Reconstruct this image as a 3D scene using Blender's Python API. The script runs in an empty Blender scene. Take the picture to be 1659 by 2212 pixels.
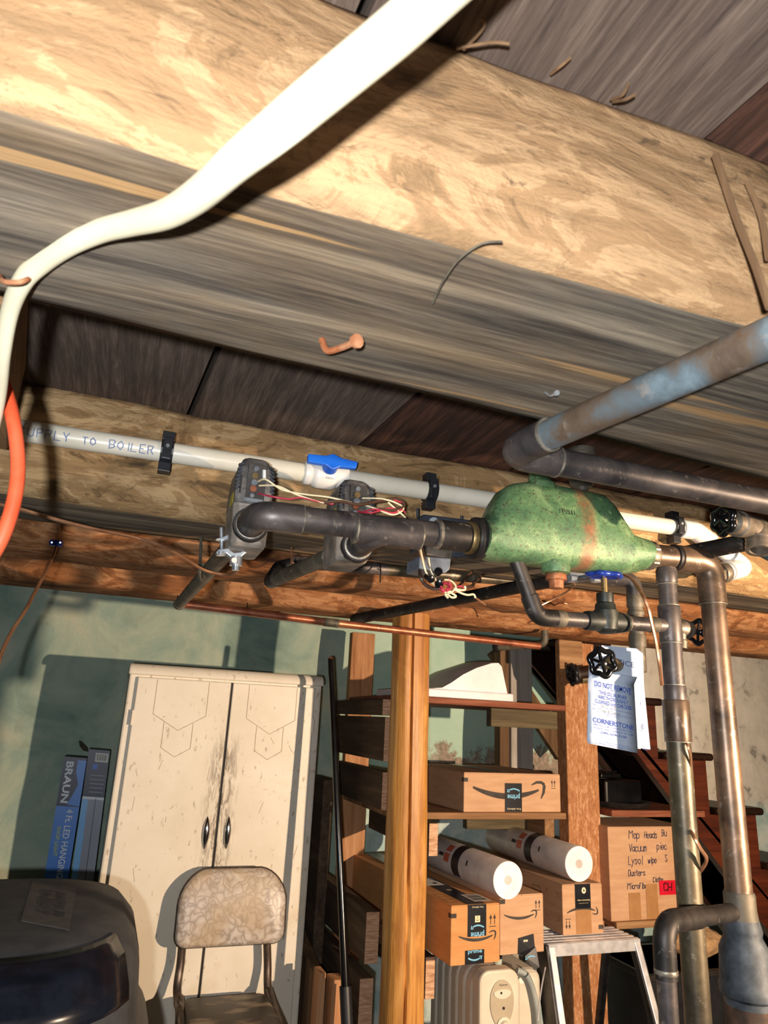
import bpy, bmesh, math, random
from mathutils import Vector, Matrix, noise
random.seed(7)
C = bpy.context.scene.collection
SC = bpy.context.scene
ZC = 1.55                                   # camera height above the floor
# ------------------------------------------------------------------ camera
F_PX, CX, CY = 1500.0, 829.5, 1106.0        # focal length in pixels of the 1659 x 2212 frame
_up = Vector((245.5, -4980.0, 1500.0)).normalized()
_yy = Vector((250 - CX, 0.0, F_PX)); _yy.y = -(_up.x * _yy.x + _up.z * _yy.z) / _up.y; _yy.normalize()
_xx = _yy.cross(_up)
RT = Matrix((_xx, _yy, _up))                # rows: room axes seen from the camera (x right, y down, z ahead)
def ray(px, py): return RT @ Vector((px - CX, py - CY, F_PX))
def at(px, py, y): d = ray(px, py); v = d * (y / d.y); v.z += ZC; return v
def atz(px, py, z): d = ray(px, py); v = d * (z / d.z); v.z += ZC; return v
def atd(px, py, dep): v = ray(px, py) * (dep / F_PX); v.z += ZC; return v
def V(x, y, z): return Vector((x, y, z + ZC))
cam_d = bpy.data.cameras.new('camera'); cam = bpy.data.objects.new('camera', cam_d); C.objects.link(cam)
cr, cd, cf = RT.col[0], RT.col[1], RT.col[2]
cam.matrix_world = Matrix(((cr.x, -cd.x, -cf.x, 0), (cr.y, -cd.y, -cf.y, 0), (cr.z, -cd.z, -cf.z, ZC), (0, 0, 0, 1)))
cam_d.sensor_fit = 'VERTICAL'; cam_d.sensor_height = 36.0; cam_d.sensor_width = 27.0
cam_d.lens = 36.0 * F_PX / 2212.0; cam_d.clip_start = 0.02
cam_d.dof.use_dof = True; cam_d.dof.focus_distance = 1.5; cam_d.dof.aperture_fstop = 13.0
SC.camera = cam
# ------------------------------------------------------------------ world, lights, exposure
w = bpy.data.worlds.new('world'); SC.world = w; w.use_nodes = True
w.node_tree.nodes['Background'].inputs[0].default_value = (0.5, 0.52, 0.55, 1)
w.node_tree.nodes['Background'].inputs[1].default_value = 0.05
def point(name, loc, energy, col, rad):
    l = bpy.data.lights.new(name, 'POINT'); l.energy = energy; l.color = col; l.shadow_soft_size = rad
    o = bpy.data.objects.new(name, l); C.objects.link(o); o.location = loc; return o
point('phone_flash', V(-0.065, -0.10, -0.03), 32, (0.95, 0.97, 1.0), 0.012)
spot_d = bpy.data.lights.new('work_lamp', 'SPOT'); spot_d.energy = 245; spot_d.color = (1.0, 0.74, 0.51); spot_d.shadow_soft_size = 0.02   # reflector work lamp to the right, aimed at the back of the room
spot_d.spot_size = math.radians(86); spot_d.spot_blend = 0.65
spot = bpy.data.objects.new('work_lamp', spot_d); C.objects.link(spot); spot.location = V(1.73, -0.50, -0.10)
spot.rotation_euler = (V(1.22, 2.4, 0.05) - V(1.73, -0.50, -0.10)).to_track_quat('-Z', 'Y').to_euler()
SC.view_settings.view_transform = 'Standard'; SC.view_settings.look = 'None'
SC.view_settings.exposure = 0.70; SC.view_settings.gamma = 1.0; SC.view_settings.use_curve_mapping = False

# ------------------------------------------------------------------ materials
def lin(h):
    h = h.lstrip('#'); r = []
    for i in (0, 2, 4):
        c = int(h[i:i + 2], 16) / 255.0
        r.append(c / 12.92 if c <= 0.04045 else ((c + 0.055) / 1.055) ** 2.4)
    return (r[0], r[1], r[2], 1.0)
class NT:
    def __init__(s, name):
        s.m = bpy.data.materials.new(name); s.m.use_nodes = True; s.t = s.m.node_tree
        s.b = s.t.nodes['Principled BSDF']; s.tc = s.t.nodes.new('ShaderNodeTexCoord')
    def n(s, typ, **kw):
        x = s.t.nodes.new(typ)
        for k, v in kw.items(): setattr(x, k, v)
        return x
    def l(s, a, b): s.t.links.new(a, b)
    def map(s, scale=(1, 1, 1), loc=(0, 0, 0)):
        x = s.n('ShaderNodeMapping'); x.inputs['Scale'].default_value = scale; x.inputs['Location'].default_value = loc
        s.l(s.tc.outputs['Object'], x.inputs['Vector']); return x.outputs[0]
    def noise(s, vec, scale, detail=6, rough=0.55, dist=0.0):
        x = s.n('ShaderNodeTexNoise'); s.l(vec, x.inputs['Vector'])
        x.inputs['Scale'].default_value = scale; x.inputs['Detail'].default_value = detail
        x.inputs['Roughness'].default_value = rough; x.inputs['Distortion'].default_value = dist
        return x.outputs[0]
    def ramp(s, fac, stops, const=False):
        x = s.n('ShaderNodeValToRGB'); s.l(fac, x.inputs[0]); e = x.color_ramp.elements
        if const: x.color_ramp.interpolation = 'CONSTANT'
        while len(e) < len(stops): e.new(0.5)
        for i, (p, c) in enumerate(stops):
            e[i].position = p; e[i].color = lin(c) if isinstance(c, str) else (c, c, c, 1)
        return x.outputs[0]
    def mix(s, fac, a, b, mode='MIX'):
        x = s.n('ShaderNodeMix', data_type='RGBA', blend_type=mode)
        for sock, v in ((x.inputs[0], fac), (x.inputs[6], a), (x.inputs[7], b)):
            if isinstance(v, (int, float)): sock.default_value = v
            elif isinstance(v, str): sock.default_value = lin(v)
            else: s.l(v, sock)
        return x.outputs[2]
    def math(s, op, a, b=0.0, c=None):
        x = s.n('ShaderNodeMath', operation=op)
        for i, v in enumerate((a, b) if c is None else (a, b, c)):
            if isinstance(v, (int, float)): x.inputs[i].default_value = v
            else: s.l(v, x.inputs[i])
        return x.outputs[0]
    def step(s, v, lo, hi):
        x = s.n('ShaderNodeMapRange', interpolation_type='SMOOTHSTEP'); s.l(v, x.inputs[0])
        x.inputs[1].default_value = lo; x.inputs[2].default_value = hi; return x.outputs[0]
    def xyz(s):
        x = s.n('ShaderNodeSeparateXYZ'); s.l(s.tc.outputs['Object'], x.inputs[0]); return x.outputs
    def done(s, col, rough=0.6, metal=0.0, bump=None, bstr=0.3, bdist=0.003, spec=None):
        if isinstance(col, str): s.b.inputs['Base Color'].default_value = lin(col)
        else: s.l(col, s.b.inputs['Base Color'])
        if isinstance(rough, (int, float)): s.b.inputs['Roughness'].default_value = rough
        else: s.l(rough, s.b.inputs['Roughness'])
        s.b.inputs['Metallic'].default_value = metal
        if spec is not None: s.b.inputs['Specular IOR Level'].default_value = spec
        if bump is not None:
            x = s.n('ShaderNodeBump'); x.inputs['Strength'].default_value = bstr; x.inputs['Distance'].default_value = bdist
            s.l(bump, x.inputs['Height']); s.l(x.outputs[0], s.b.inputs['Normal'])
        return s.m
def simple(name, stops, scale=20, stretch=(1, 1, 1), rough=0.6, metal=0.0, bstr=0.15, detail=6, dist=0.0, spec=None, bdist=0.002):
    t = NT(name); v = t.map(stretch); f = t.noise(v, scale, detail, 0.6, dist)
    return t.done(t.ramp(f, stops), rough, metal, f, bstr, bdist, spec)
def wood(name, axis, dark, mid, light, scale=26, rough=0.8, bstr=0.5, spots=None, spec=0.3, along=0.06):
    t = NT(name); k = [1, 1, 1]; k[axis] = along; v = t.map(tuple(k))
    f = t.noise(v, scale, 9, 0.68, 0.6); g = t.noise(v, scale * 3.3, 6, 0.7, 0.2)
    m = t.math('ADD', t.math('MULTIPLY', f, 0.65), t.math('MULTIPLY', g, 0.35))
    col = t.ramp(m, [(0.34, dark), (0.5, mid), (0.66, light)])
    if spots:
        k2 = [1, 1, 1]; k2[axis] = 0.35
        s = t.noise(t.map(tuple(k2), (3, 1, 7)), 7, 5, 0.6, 0.8)
        col = t.mix(t.ramp(s, [(0.5, 0.0), (0.62, 0.85)]), col, spots)
    return t.done(col, rough, 0, m, bstr, 0.004, spec)
# the mottled, barked side of the logs
def bark_side(name, pale, tan, brown, dark, seed, sc=9.0):
    t = NT(name)
    a = t.noise(t.map((0.55, 1.3, 1.3), seed), sc, 10, 0.66, 1.1)
    g = t.noise(t.map((0.10, 1, 1), seed), 60, 8, 0.7, 0.4)
    h = t.noise(t.map((0.5, 1.2, 1.2), seed), sc * 2.6, 6, 0.7, 2.0)
    col = t.ramp(a, [(0.30, dark), (0.39, brown), (0.42, tan), (0.485, tan), (0.50, pale), (0.56, pale), (0.575, tan), (0.65, brown), (0.67, tan)])
    col = t.mix(t.ramp(g, [(0.35, 0.75), (0.55, 0.0)]), col, brown)
    col = t.mix(t.ramp(h, [(0.30, 0.8), (0.40, 0.0)]), col, dark)
    b = t.math('ADD', t.math('MULTIPLY', a, 0.8), t.math('ADD', t.math('MULTIPLY', g, 0.35), t.math('MULTIPLY', h, 0.4)))
    return t.done(col, 0.85, 0, b, 0.9, 0.008, 0.25)
M = {}
M['bark1'] = bark_side('bark_tan', '#b8946c', '#a27f5a', '#7f6446', '#503f30', (0, 0, 0), 11)
M['bark2'] = bark_side('bark_weathered', '#b99a70', '#a08058', '#7b6040', '#463626', (4, 2, 9), 10)
M['bark3'] = bark_side('bark_red', '#b08058', '#98653f', '#6d4529', '#43291a', (8, 5, 2), 8)
def sawn(name, seed=0.0):
    t = NT(name)
    v = t.map((0.045, 1, 1), (seed, 0, 0))
    f = t.noise(v, 34, 9, 0.72, 0.5); g = t.noise(v, 120, 6, 0.7, 0.0)
    p = t.noise(t.map((0.6, 1.5, 1.5), (seed, 3, 0)), 5, 6, 0.6, 0.6)
    m = t.math('ADD', t.math('MULTIPLY', f, 0.6), t.math('MULTIPLY', g, 0.4))
    col = t.ramp(m, [(0.36, '#2e2a26'), (0.46, '#544c43'), (0.55, '#756a5b'), (0.66, '#9c8d77')])
    col = t.mix(t.ramp(p, [(0.45, 0.0), (0.68, 0.55)]), col, t.ramp(m, [(0.38, '#4a3a28'), (0.62, '#937550')]))
    s = t.noise(t.map((0.02, 1, 1), (seed + 2, 1, 5)), 46, 2, 0.4, 0.15)
    col = t.mix(t.ramp(s, [(0.64, 0.0), (0.66, 0.7)]), col, '#b08a5c')
    return t.done(col, 0.9, 0, m, 0.6, 0.004, 0.2)
M['sawn'] = sawn('sawn_grey'); M['sawn2'] = sawn('sawn_grey_far', 5.0)
M['plank'] = wood('plank_brown', 1, '#1f1612', '#40291f', '#6a4636', 60, 0.85, 0.4)
M['plank2'] = wood('plank_dusty', 1, '#352c26', '#56483f', '#75665a', 110, 0.85, 0.4)
M['ceil_dark'] = simple('ceiling_dark', [(0.3, '#14100d'), (0.7, '#241c17')], 12)
M['post'] = wood('post_wood', 2, '#8a5a2b', '#cc9149', '#e2b16c', 30, 0.40, 0.8, spots='#a8703a', spec=0.5)
M['pine'] = wood('pine_y', 1, '#6e5136', '#8f6c4a', '#ae8a63', 24)
M['pine_z'] = wood('pine_z', 2, '#8a5b37', '#b58258', '#d0a27a', 26, 0.75, 0.5)
M['stud'] = wood('rough_stud', 2, '#8a5632', '#b57c50', '#e2b992', 110, 0.65, 1.0, along=0.3)
M['pine_x'] = wood('pine_x', 0, '#6a4c33', '#8f6a48', '#b38d66', 24)
M['dark_y'] = wood('old_plank_y', 1, '#33281e', '#4f3f30', '#6c5946', 22, 0.85)
M['olive_x'] = wood('old_rail_x', 0, '#3d3527', '#5a4f3a', '#776a50', 22, 0.85)
M['ply_edge'] = wood('red_shelf_edge', 0, '#5a2f20', '#7c4630', '#9b6146', 30, 0.7)
M['endgrain'] = simple('end_grain', [(0.35, '#a37a5c'), (0.5, '#c79e7c'), (0.66, '#deb99a')], 60, (0.4, 1, 3), 0.85)
M['stair'] = wood('stair_red', 0, '#34140a', '#55220f', '#70361b', 18, 0.45, 0.2, spec=0.5)
M['tread'] = wood('tread_dark', 1, '#150a06', '#24130c', '#382015', 20, 0.5, 0.2)
M['greywood'] = wood('grey_painted_wood', 2, '#8d857c', '#b1aaa0', '#c9c3ba', 16, 0.8)
M['log_small'] = wood('old_timber', 2, '#4c3827', '#6b5138', '#8d6f50', 20, 0.85)
# plaster
def plaster():
    t = NT('plaster'); x, y, z = t.xyz()
    a = t.noise(t.map((1, 1, 1)), 3.2, 8, 0.62, 0.6); b = t.noise(t.map((1, 1, 1), (5, 2, 8)), 11, 8, 0.7, 0.3)
    c = t.noise(t.map((1, 1, 1), (1, 7, 3)), 60, 5, 0.6)
    green = t.ramp(a, [(0.32, '#7b9388'), (0.45, '#98aea0'), (0.56, '#b0bcaa'), (0.68, '#c3c2a8')])
    green = t.mix(t.ramp(b, [(0.56, 0.0), (0.72, 0.55)]), green, '#8d9784')
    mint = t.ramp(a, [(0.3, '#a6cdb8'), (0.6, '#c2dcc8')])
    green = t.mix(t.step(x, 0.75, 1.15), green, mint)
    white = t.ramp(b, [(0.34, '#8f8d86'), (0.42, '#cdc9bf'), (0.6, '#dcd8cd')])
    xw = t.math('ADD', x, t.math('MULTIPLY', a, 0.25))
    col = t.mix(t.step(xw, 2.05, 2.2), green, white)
    zz = t.math('ADD', z, t.math('MULTIPLY', b, -0.42))
    st = t.math('MULTIPLY', t.step(t.math('MULTIPLY', zz, -1.0), -(ZC - 0.29), -(ZC - 0.335)), t.step(zz, ZC - 0.60, ZC - 0.50))
    st = t.math('MULTIPLY', st, t.step(x, 1.15, 1.35)); st = t.math('MULTIPLY', st, t.step(t.math('MULTIPLY', x, -1), -2.3, -2.1))
    col = t.mix(t.math('MULTIPLY', st, 0.85), col, t.ramp(c, [(0.35, '#6f5648'), (0.65, '#b09080')]))
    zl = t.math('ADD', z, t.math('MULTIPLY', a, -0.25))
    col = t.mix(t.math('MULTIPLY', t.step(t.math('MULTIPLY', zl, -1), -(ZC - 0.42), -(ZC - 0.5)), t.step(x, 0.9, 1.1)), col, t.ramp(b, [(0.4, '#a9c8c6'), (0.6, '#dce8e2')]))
    h = t.math('ADD', t.math('MULTIPLY', a, 1.0), t.math('ADD', t.math('MULTIPLY', b, 0.3), t.math('MULTIPLY', c, 0.1)))
    return t.done(col, 0.85, 0, h, 0.5, 0.02, 0.3)
M['plaster'] = plaster()
M['plain_wall'] = simple('plain_wall', [(0.3, '#7e8a80'), (0.7, '#a5aa98')], 3)
M['concrete'] = simple('concrete', [(0.3, '#4d4a45'), (0.7, '#6d6963')], 6)
# metals
def copper(name, a, b, c, d, rough=0.42, metal=0.55, seed=(0, 0, 0), sc=14):
    t = NT(name); f = t.noise(t.map((1, 1, 1), seed), sc, 7, 0.62, 0.5); g = t.noise(t.map((1, 1, 1), seed), sc * 5, 5, 0.65)
    col = t.ramp(f, [(0.33, a), (0.45, b), (0.55, c), (0.68, d)])
    col = t.mix(t.ramp(g, [(0.60, 0.0), (0.75, 0.6)]), col, '#b7a99a')
    return t.done(col, rough, metal, g, 0.12, 0.001)
M['cu_dark'] = copper('copper_tarnished', '#353233', '#4a4544', '#5d5450', '#77706c', 0.45, 0.4)
M['cu_blue'] = copper('copper_blue_grey', '#4a3f38', '#716050', '#6d7a80', '#93a8b2', 0.45, 0.4, seed=(3, 1, 2), sc=9)
M['cu_brown'] = copper('copper_brown', '#46392f', '#665445', '#7d6552', '#93765d', 0.38, 0.5, (7, 3, 1))
M['cu_olive'] = copper('copper_olive', '#383228', '#4b4334', '#5a503d', '#6b604a', 0.42, 0.35, (2, 8, 1))
M['cu_red'] = copper('copper_red', '#7a4632', '#98583f', '#a9684c', '#b87a5d', 0.4, 0.6, (5, 5, 5))
M['cu_black'] = copper('copper_blackened', '#1f1d1c', '#2c2927', '#393431', '#4a4440', 0.5, 0.5, (9, 2, 1))
M['cu_dust'] = copper('pipe_dusty', '#3e3931', '#565044', '#655d4f', '#7b7362', 0.6, 0.3, (6, 2, 4))
M['cu_wire'] = simple('copper_wire', [(0.3, '#8f6144'), (0.7, '#c08e6a')], 30, rough=0.35, metal=0.6)
M['solder'] = simple('solder', [(0.4, '#6d665c'), (0.6, '#9c9484')], 80, rough=0.45, metal=0.5, bstr=0.5)
M['brass'] = simple('brass_old', [(0.35, '#6c5a3a'), (0.65, '#a58c60')], 40, rough=0.4, metal=0.7)
M['brass_dull'] = simple('bronze_dull', [(0.35, '#5d5648'), (0.65, '#97897b')], 40, rough=0.45, metal=0.6)
M['bronze_green'] = simple('bronze_green', [(0.35, '#191d1d'), (0.5, '#282b29'), (0.7, '#454841')], 30, rough=0.5, metal=0.4)
M['steel'] = simple('zinc_steel', [(0.4, '#b4bcc4'), (0.6, '#dfe6ec')], 40, rough=0.3, metal=0.8)
M['chrome'] = simple('chrome', [(0.4, '#a8a8ac'), (0.6, '#d2d2d6')], 10, rough=0.15, metal=1.0, bstr=0.0)
M['cast_grey'] = simple('cast_iron_grey', [(0.35, '#3a3f45'), (0.5, '#565c63'), (0.7, '#7d8286')], 40, rough=0.55, metal=0.3, bstr=0.3)
M['cast_dark'] = simple('cast_fitting_dark', [(0.35, '#262b31'), (0.5, '#3a4148'), (0.7, '#555d64')], 30, rough=0.6, metal=0.2, bstr=0.3)
M['rust_dark'] = simple('rust_dark', [(0.3, '#221a17'), (0.5, '#38291f'), (0.7, '#5c4230')], 30, rough=0.8, bstr=0.5)
M['rust'] = simple('rust', [(0.3, '#5a2f1e'), (0.5, '#93542f'), (0.7, '#c08a63')], 40, rough=0.8, bstr=0.6)
M['iron_dark'] = simple('iron_dark', [(0.3, '#1b1a1a'), (0.7, '#3b3634')], 30, rough=0.5, metal=0.4)
M['alu'] = simple('aluminium', [(0.4, '#c2c2c6'), (0.6, '#dedee2')], 30, (1, 0.2, 1), rough=0.4, metal=0.5)
M['alu_dark'] = simple('ladder_rail_grey', [(0.4, '#3d3a38'), (0.6, '#565351')], 20, rough=0.4, metal=0.5)
def greenpaint():
    t = NT('green_enamel'); x, y, z = t.xyz()
    f = t.noise(t.map((1, 1, 1)), 22, 8, 0.65, 0.4); g = t.noise(t.map((1, 1, 1), (3, 3, 3)), 210, 6, 0.75); h = t.noise(t.map((1, 1, 1), (8, 1, 4)), 14, 8, 0.7, 0.5)
    col = t.ramp(f, [(0.32, '#42634a'), (0.5, '#5d8259'), (0.66, '#86a274')])
    col = t.mix(t.ramp(g, [(0.54, 0.0), (0.60, 0.8)]), col, '#4d4334')
    x0 = at(1278, 1150, 0.81).x
    dx = t.math('ABSOLUTE', t.math('SUBTRACT', t.math('ADD', x, t.math('MULTIPLY', f, 0.016)), x0 + 0.008))
    ru = t.math('MULTIPLY', t.step(t.math('MULTIPLY', dx, -1), -0.020, -0.002), t.ramp(f, [(0.38, 0.1), (0.52, 0.95)]))
    col = t.mix(ru, col, t.ramp(h, [(0.4, '#6b4430'), (0.6, '#a87552')]))
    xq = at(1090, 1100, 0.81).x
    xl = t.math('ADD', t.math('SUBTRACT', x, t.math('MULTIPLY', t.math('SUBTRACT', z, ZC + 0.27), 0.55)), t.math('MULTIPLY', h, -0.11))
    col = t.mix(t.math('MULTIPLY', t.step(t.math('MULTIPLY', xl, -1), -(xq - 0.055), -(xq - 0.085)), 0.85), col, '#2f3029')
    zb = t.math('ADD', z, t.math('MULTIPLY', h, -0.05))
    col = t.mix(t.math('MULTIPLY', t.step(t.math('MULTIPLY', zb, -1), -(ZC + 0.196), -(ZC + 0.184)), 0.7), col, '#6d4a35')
    return t.done(col, 0.38, 0.15, g, 0.35, 0.002)
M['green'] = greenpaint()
# plastics, paint, fabric
M['pvc'] = simple('pvc_ivory', [(0.35, '#cfc8b4'), (0.65, '#e6e0d0')], 6, rough=0.35, bstr=0.02)
M['pvc_w'] = simple('pvc_white', [(0.35, '#dcd8cf'), (0.65, '#eeebe4')], 6, rough=0.35, bstr=0.02)
M['blue'] = simple('blue_plastic', [(0.4, '#0b57c8'), (0.6, '#1a6fe0')], 10, rough=0.4, bstr=0.02)
M['blue_enamel'] = simple('blue_enamel', [(0.4, '#14287a'), (0.6, '#23409c')], 30, rough=0.3)
M['black_gloss'] = simple('black_gloss', [(0.4, '#08080a'), (0.6, '#141416')], 10, rough=0.18, bstr=0.03)
M['black_plastic'] = simple('black_plastic', [(0.35, '#15161a'), (0.65, '#26272b')], 12, rough=0.4)
M['bin_dusty'] = simple('bin_dusty', [(0.35, '#37383a'), (0.5, '#454648'), (0.66, '#515151')], 14, rough=0.75, bstr=0.05)
M['bin_label'] = simple('bin_label', [(0.35, '#54524f'), (0.65, '#63605c')], 40, rough=0.8)
M['bin_gloss'] = simple('bin_gloss', [(0.4, '#14171f'), (0.6, '#1d222d')], 20, rough=0.22, bstr=0.05)
M['valve_grey'] = simple('valve_grey', [(0.3, '#3c3936'), (0.5, '#575350'), (0.7, '#8a827a')], 30, rough=0.6)
M['valve_body'] = simple('valve_brass_dusty', [(0.3, '#55504a'), (0.5, '#857d74'), (0.7, '#b09c88')], 24, rough=0.6, metal=0.2)
M['valve_dark'] = simple('valve_dark', [(0.35, '#1e2024'), (0.65, '#3a3f48')], 20, rough=0.5)
M['relay_grey'] = simple('relay_grey', [(0.35, '#454c57'), (0.65, '#69717c')], 30, rough=0.5)
M['plate'] = simple('terminal_plate', [(0.4, '#33302e'), (0.6, '#4a4642')], 20, rough=0.5)
M['yellow'] = simple('yellow_label', [(0.4, '#9c9424'), (0.6, '#b8b030')], 20)
M['cream'] = None
def cabinet_paint():
    t = NT('cabinet_cream'); a = t.noise(t.map((1, 1, 1)), 4, 7, 0.6, 0.4); b = t.noise(t.map((1, 1, 0.5), (2, 1, 3)), 70, 5, 0.6)
    c = t.noise(t.map((2.5, 1, 0.5), (9, 4, 1)), 30, 7, 0.75, 0.6); x, y, z = t.xyz()
    col = t.ramp(a, [(0.35, '#dcd3c0'), (0.55, '#e6dece'), (0.7, '#d8c9ae')])
    col = t.mix(t.ramp(b, [(0.62, 0.0), (0.70, 0.6)]), col, '#8d7658')
    xs = 0.345
    d = t.math('ABSOLUTE', t.math('SUBTRACT', x, xs)); near = t.step(t.math('MULTIPLY', d, -1), -0.07, -0.005)
    zz = t.math('MULTIPLY', t.step(z, ZC - 0.62, ZC - 0.42), t.step(t.math('MULTIPLY', z, -1), -(ZC - 0.02), -(ZC - 0.16)))
    k = t.math('MULTIPLY', t.math('MULTIPLY', near, zz), t.ramp(c, [(0.46, 0.0), (0.58, 0.9)]))
    col = t.mix(k, col, '#6b5a48')
    return t.done(col, 0.45, 0, a, 0.05, 0.002, 0.4)
M['cream'] = cabinet_paint()
M['cream_line'] = simple('scratch_brown', [(0.4, '#8a7458'), (0.6, '#a58e6e')], 20)
M['gap'] = simple('dark_gap', [(0.4, '#1c1a18'), (0.6, '#2a2724')], 10)
def vinyl():
    t = NT('cracked_vinyl'); v = t.map((1, 1, 1))
    x = t.n('ShaderNodeTexVoronoi', feature='DISTANCE_TO_EDGE'); x.inputs['Scale'].default_value = 34
    nn = t.noise(v, 9, 4, 0.6, 0.0)
    mp = t.n('ShaderNodeMix', data_type='RGBA'); mp.inputs[0].default_value = 0.12; t.l(v, mp.inputs[6])
    nz = t.n('ShaderNodeTexNoise'); nz.inputs['Scale'].default_value = 18; t.l(v, nz.inputs['Vector']); t.l(nz.outputs[1], mp.inputs[7]); t.l(mp.outputs[2], x.inputs['Vector'])
    col = t.ramp(x.outputs[0], [(0.0, '#94897f'), (0.08, '#b3a9a0'), (0.2, '#c0b7ae'), (0.4, '#cfc7c0')])
    col = t.mix(t.ramp(nn, [(0.42, 0.0), (0.62, 0.6)]), col, '#b39a76')
    return t.done(col, 0.4, 0, x.outputs[0], 0.2, 0.003)
M['vinyl'] = vinyl()
M['seat'] = simple('seat_worn', [(0.30, '#2c241c'), (0.54, '#3a3026'), (0.60, '#7d6c56'), (0.7, '#a08f78')], 20, (0.4, 1, 1), rough=0.5, bstr=0.4)
M['tube_brown'] = simple('chair_tube', [(0.35, '#3d3530'), (0.6, '#57493f'), (0.75, '#8c7f74')], 30, rough=0.4, metal=0.4)
M['card'] = simple('cardboard', [(0.35, '#bd9370'), (0.65, '#caa27e')], 10, (1, 1, 6), rough=0.85, bstr=0.05)
M['card_or'] = simple('cardboard_orange', [(0.35, '#c2874f'), (0.65, '#cf955d')], 10, (1, 1, 6), rough=0.8, bstr=0.05)
M['tape'] = simple('packing_tape_black', [(0.4, '#14161c'), (0.6, '#1e2028')], 20, rough=0.3, bstr=0.05)
M['tape_brown'] = simple('tape_brown', [(0.4, '#a77a50'), (0.6, '#b28558')], 20, rough=0.3)
M['tape_clear'] = simple('tape_grey', [(0.4, '#8c8f86'), (0.6, '#a6a99f')], 20, rough=0.3)
M['print'] = simple('print_dark', [(0.4, '#3a332f'), (0.6, '#46403b')], 20, rough=0.8)
M['print_cyan'] = simple('print_cyan', [(0.4, '#6fb6dc'), (0.6, '#86c6e8')], 20, rough=0.6)
M['print_cream'] = simple('print_cream', [(0.4, '#d8c8a0'), (0.6, '#e8dab6')], 20, rough=0.6)
M['marker'] = simple('marker_blue_black', [(0.4, '#2b2c4c'), (0.6, '#3a3b5c')], 20, rough=0.8)
M['pencil'] = simple('pencil_blue', [(0.4, '#6c7ca2'), (0.6, '#8292b4')], 20, rough=0.8)
M['red_tape'] = simple('red_tape', [(0.4, '#c8102a'), (0.6, '#d81c38')], 20, rough=0.35)
M['label_white'] = simple('label_white', [(0.4, '#dcdad6'), (0.6, '#eceae6')], 20, rough=0.6)
M['foam'] = simple('roll_wrap', [(0.4, '#c4bab4'), (0.6, '#d6cdc8')], 16, rough=0.35, bstr=0.05)
M['foam_end'] = simple('roll_end', [(0.4, '#f4f2ee'), (0.6, '#ffffff')], 16, rough=0.4)
M['roll_red'] = simple('roll_red', [(0.4, '#b8523a'), (0.6, '#c9644a')], 16, rough=0.4)
M['roll_black'] = simple('roll_black', [(0.4, '#2c2628'), (0.6, '#3e3638')], 16, rough=0.4)
M['lid'] = simple('lid_white', [(0.4, '#e2dee2'), (0.6, '#efecee')], 10, rough=0.4, bstr=0.02)
M['heater'] = simple('heater_cream', [(0.4, '#cdc2ad'), (0.6, '#d9cfbc')], 10, rough=0.4, bstr=0.02)
M['heater_side'] = simple('heater_grey', [(0.4, '#8d9490'), (0.6, '#a3a9a4')], 10, rough=0.5)
M['panel_tan'] = simple('heater_panel', [(0.4, '#a99c84'), (0.6, '#b5a890')], 10, rough=0.4)
M['box_blue'] = simple('box_blue', [(0.35, '#3a78d4'), (0.65, '#5496e6')], 3, rough=0.4, bstr=0.02)
M['box_navy'] = simple('box_navy', [(0.35, '#16223c'), (0.65, '#222f50')], 6, rough=0.4, bstr=0.02)
M['box_sky'] = simple('box_sky', [(0.35, '#6fb2ee'), (0.65, '#8cc6f6')], 3, rough=0.4, bstr=0.02)
M['box_grey'] = simple('box_grey', [(0.35, '#8a90a0'), (0.65, '#a3a7b4')], 3, rough=0.4, bstr=0.02)
M['box_side'] = simple('box_side_dark', [(0.35, '#14201e'), (0.65, '#22302c')], 6, rough=0.6)
M['txt_white'] = simple('txt_white', [(0.4, '#dfe6f0'), (0.6, '#f2f6fa')], 20, rough=0.6)
M['txt_lime'] = simple('txt_lime', [(0.4, '#c2cc3e'), (0.6, '#d4dc50')], 20, rough=0.6)
M['paper'] = simple('tag_paper', [(0.4, '#a9b7cc'), (0.6, '#b8c4d6')], 20, rough=0.6, bstr=0.02)
M['ink_blue'] = simple('ink_blue', [(0.4, '#1d3f9c'), (0.6, '#2a4ca8')], 20, rough=0.7)
M['ink_navy'] = simple('ink_navy', [(0.4, '#2e2f6c'), (0.6, '#3a3b7a')], 20, rough=0.7)
M['ink_pen'] = simple('ink_pen', [(0.4, '#64686c'), (0.6, '#7a7e82')], 20, rough=0.7)
M['cable'] = simple('cable_ivory', [(0.35, '#d3caab'), (0.65, '#e2dabd')], 9, rough=0.5, bstr=0.08)
M['cord'] = simple('cord_orange', [(0.4, '#e2552f'), (0.6, '#ee6640')], 20, rough=0.45, bstr=0.03)
M['w_cream'] = simple('wire_cream', [(0.4, '#e0cfa4'), (0.6, '#eedfba')], 20, rough=0.5)
M['w_red'] = simple('wire_red', [(0.4, '#a8283e'), (0.6, '#be3850')], 20, rough=0.5)
M['w_brown'] = simple('wire_brown', [(0.4, '#3e2a20'), (0.6, '#553a2c')], 20, rough=0.45)
M['clip_black'] = M['black_plastic']
M['teal_fit'] = simple('teal_fitting', [(0.4, '#2c4d55'), (0.6, '#42707a')], 30, rough=0.5)
M['soil'] = simple('brown_paper', [(0.35, '#8c6c4c'), (0.65, '#c8a47a')], 20, rough=0.9)
M['leaf'] = simple('dry_leaf', [(0.4, '#2a2a18'), (0.6, '#4a4228')], 30, rough=0.8)
M['jar'] = simple('jar_pale', [(0.4, '#a9b8ae'), (0.6, '#bccabf')], 20, rough=0.3)

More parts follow.
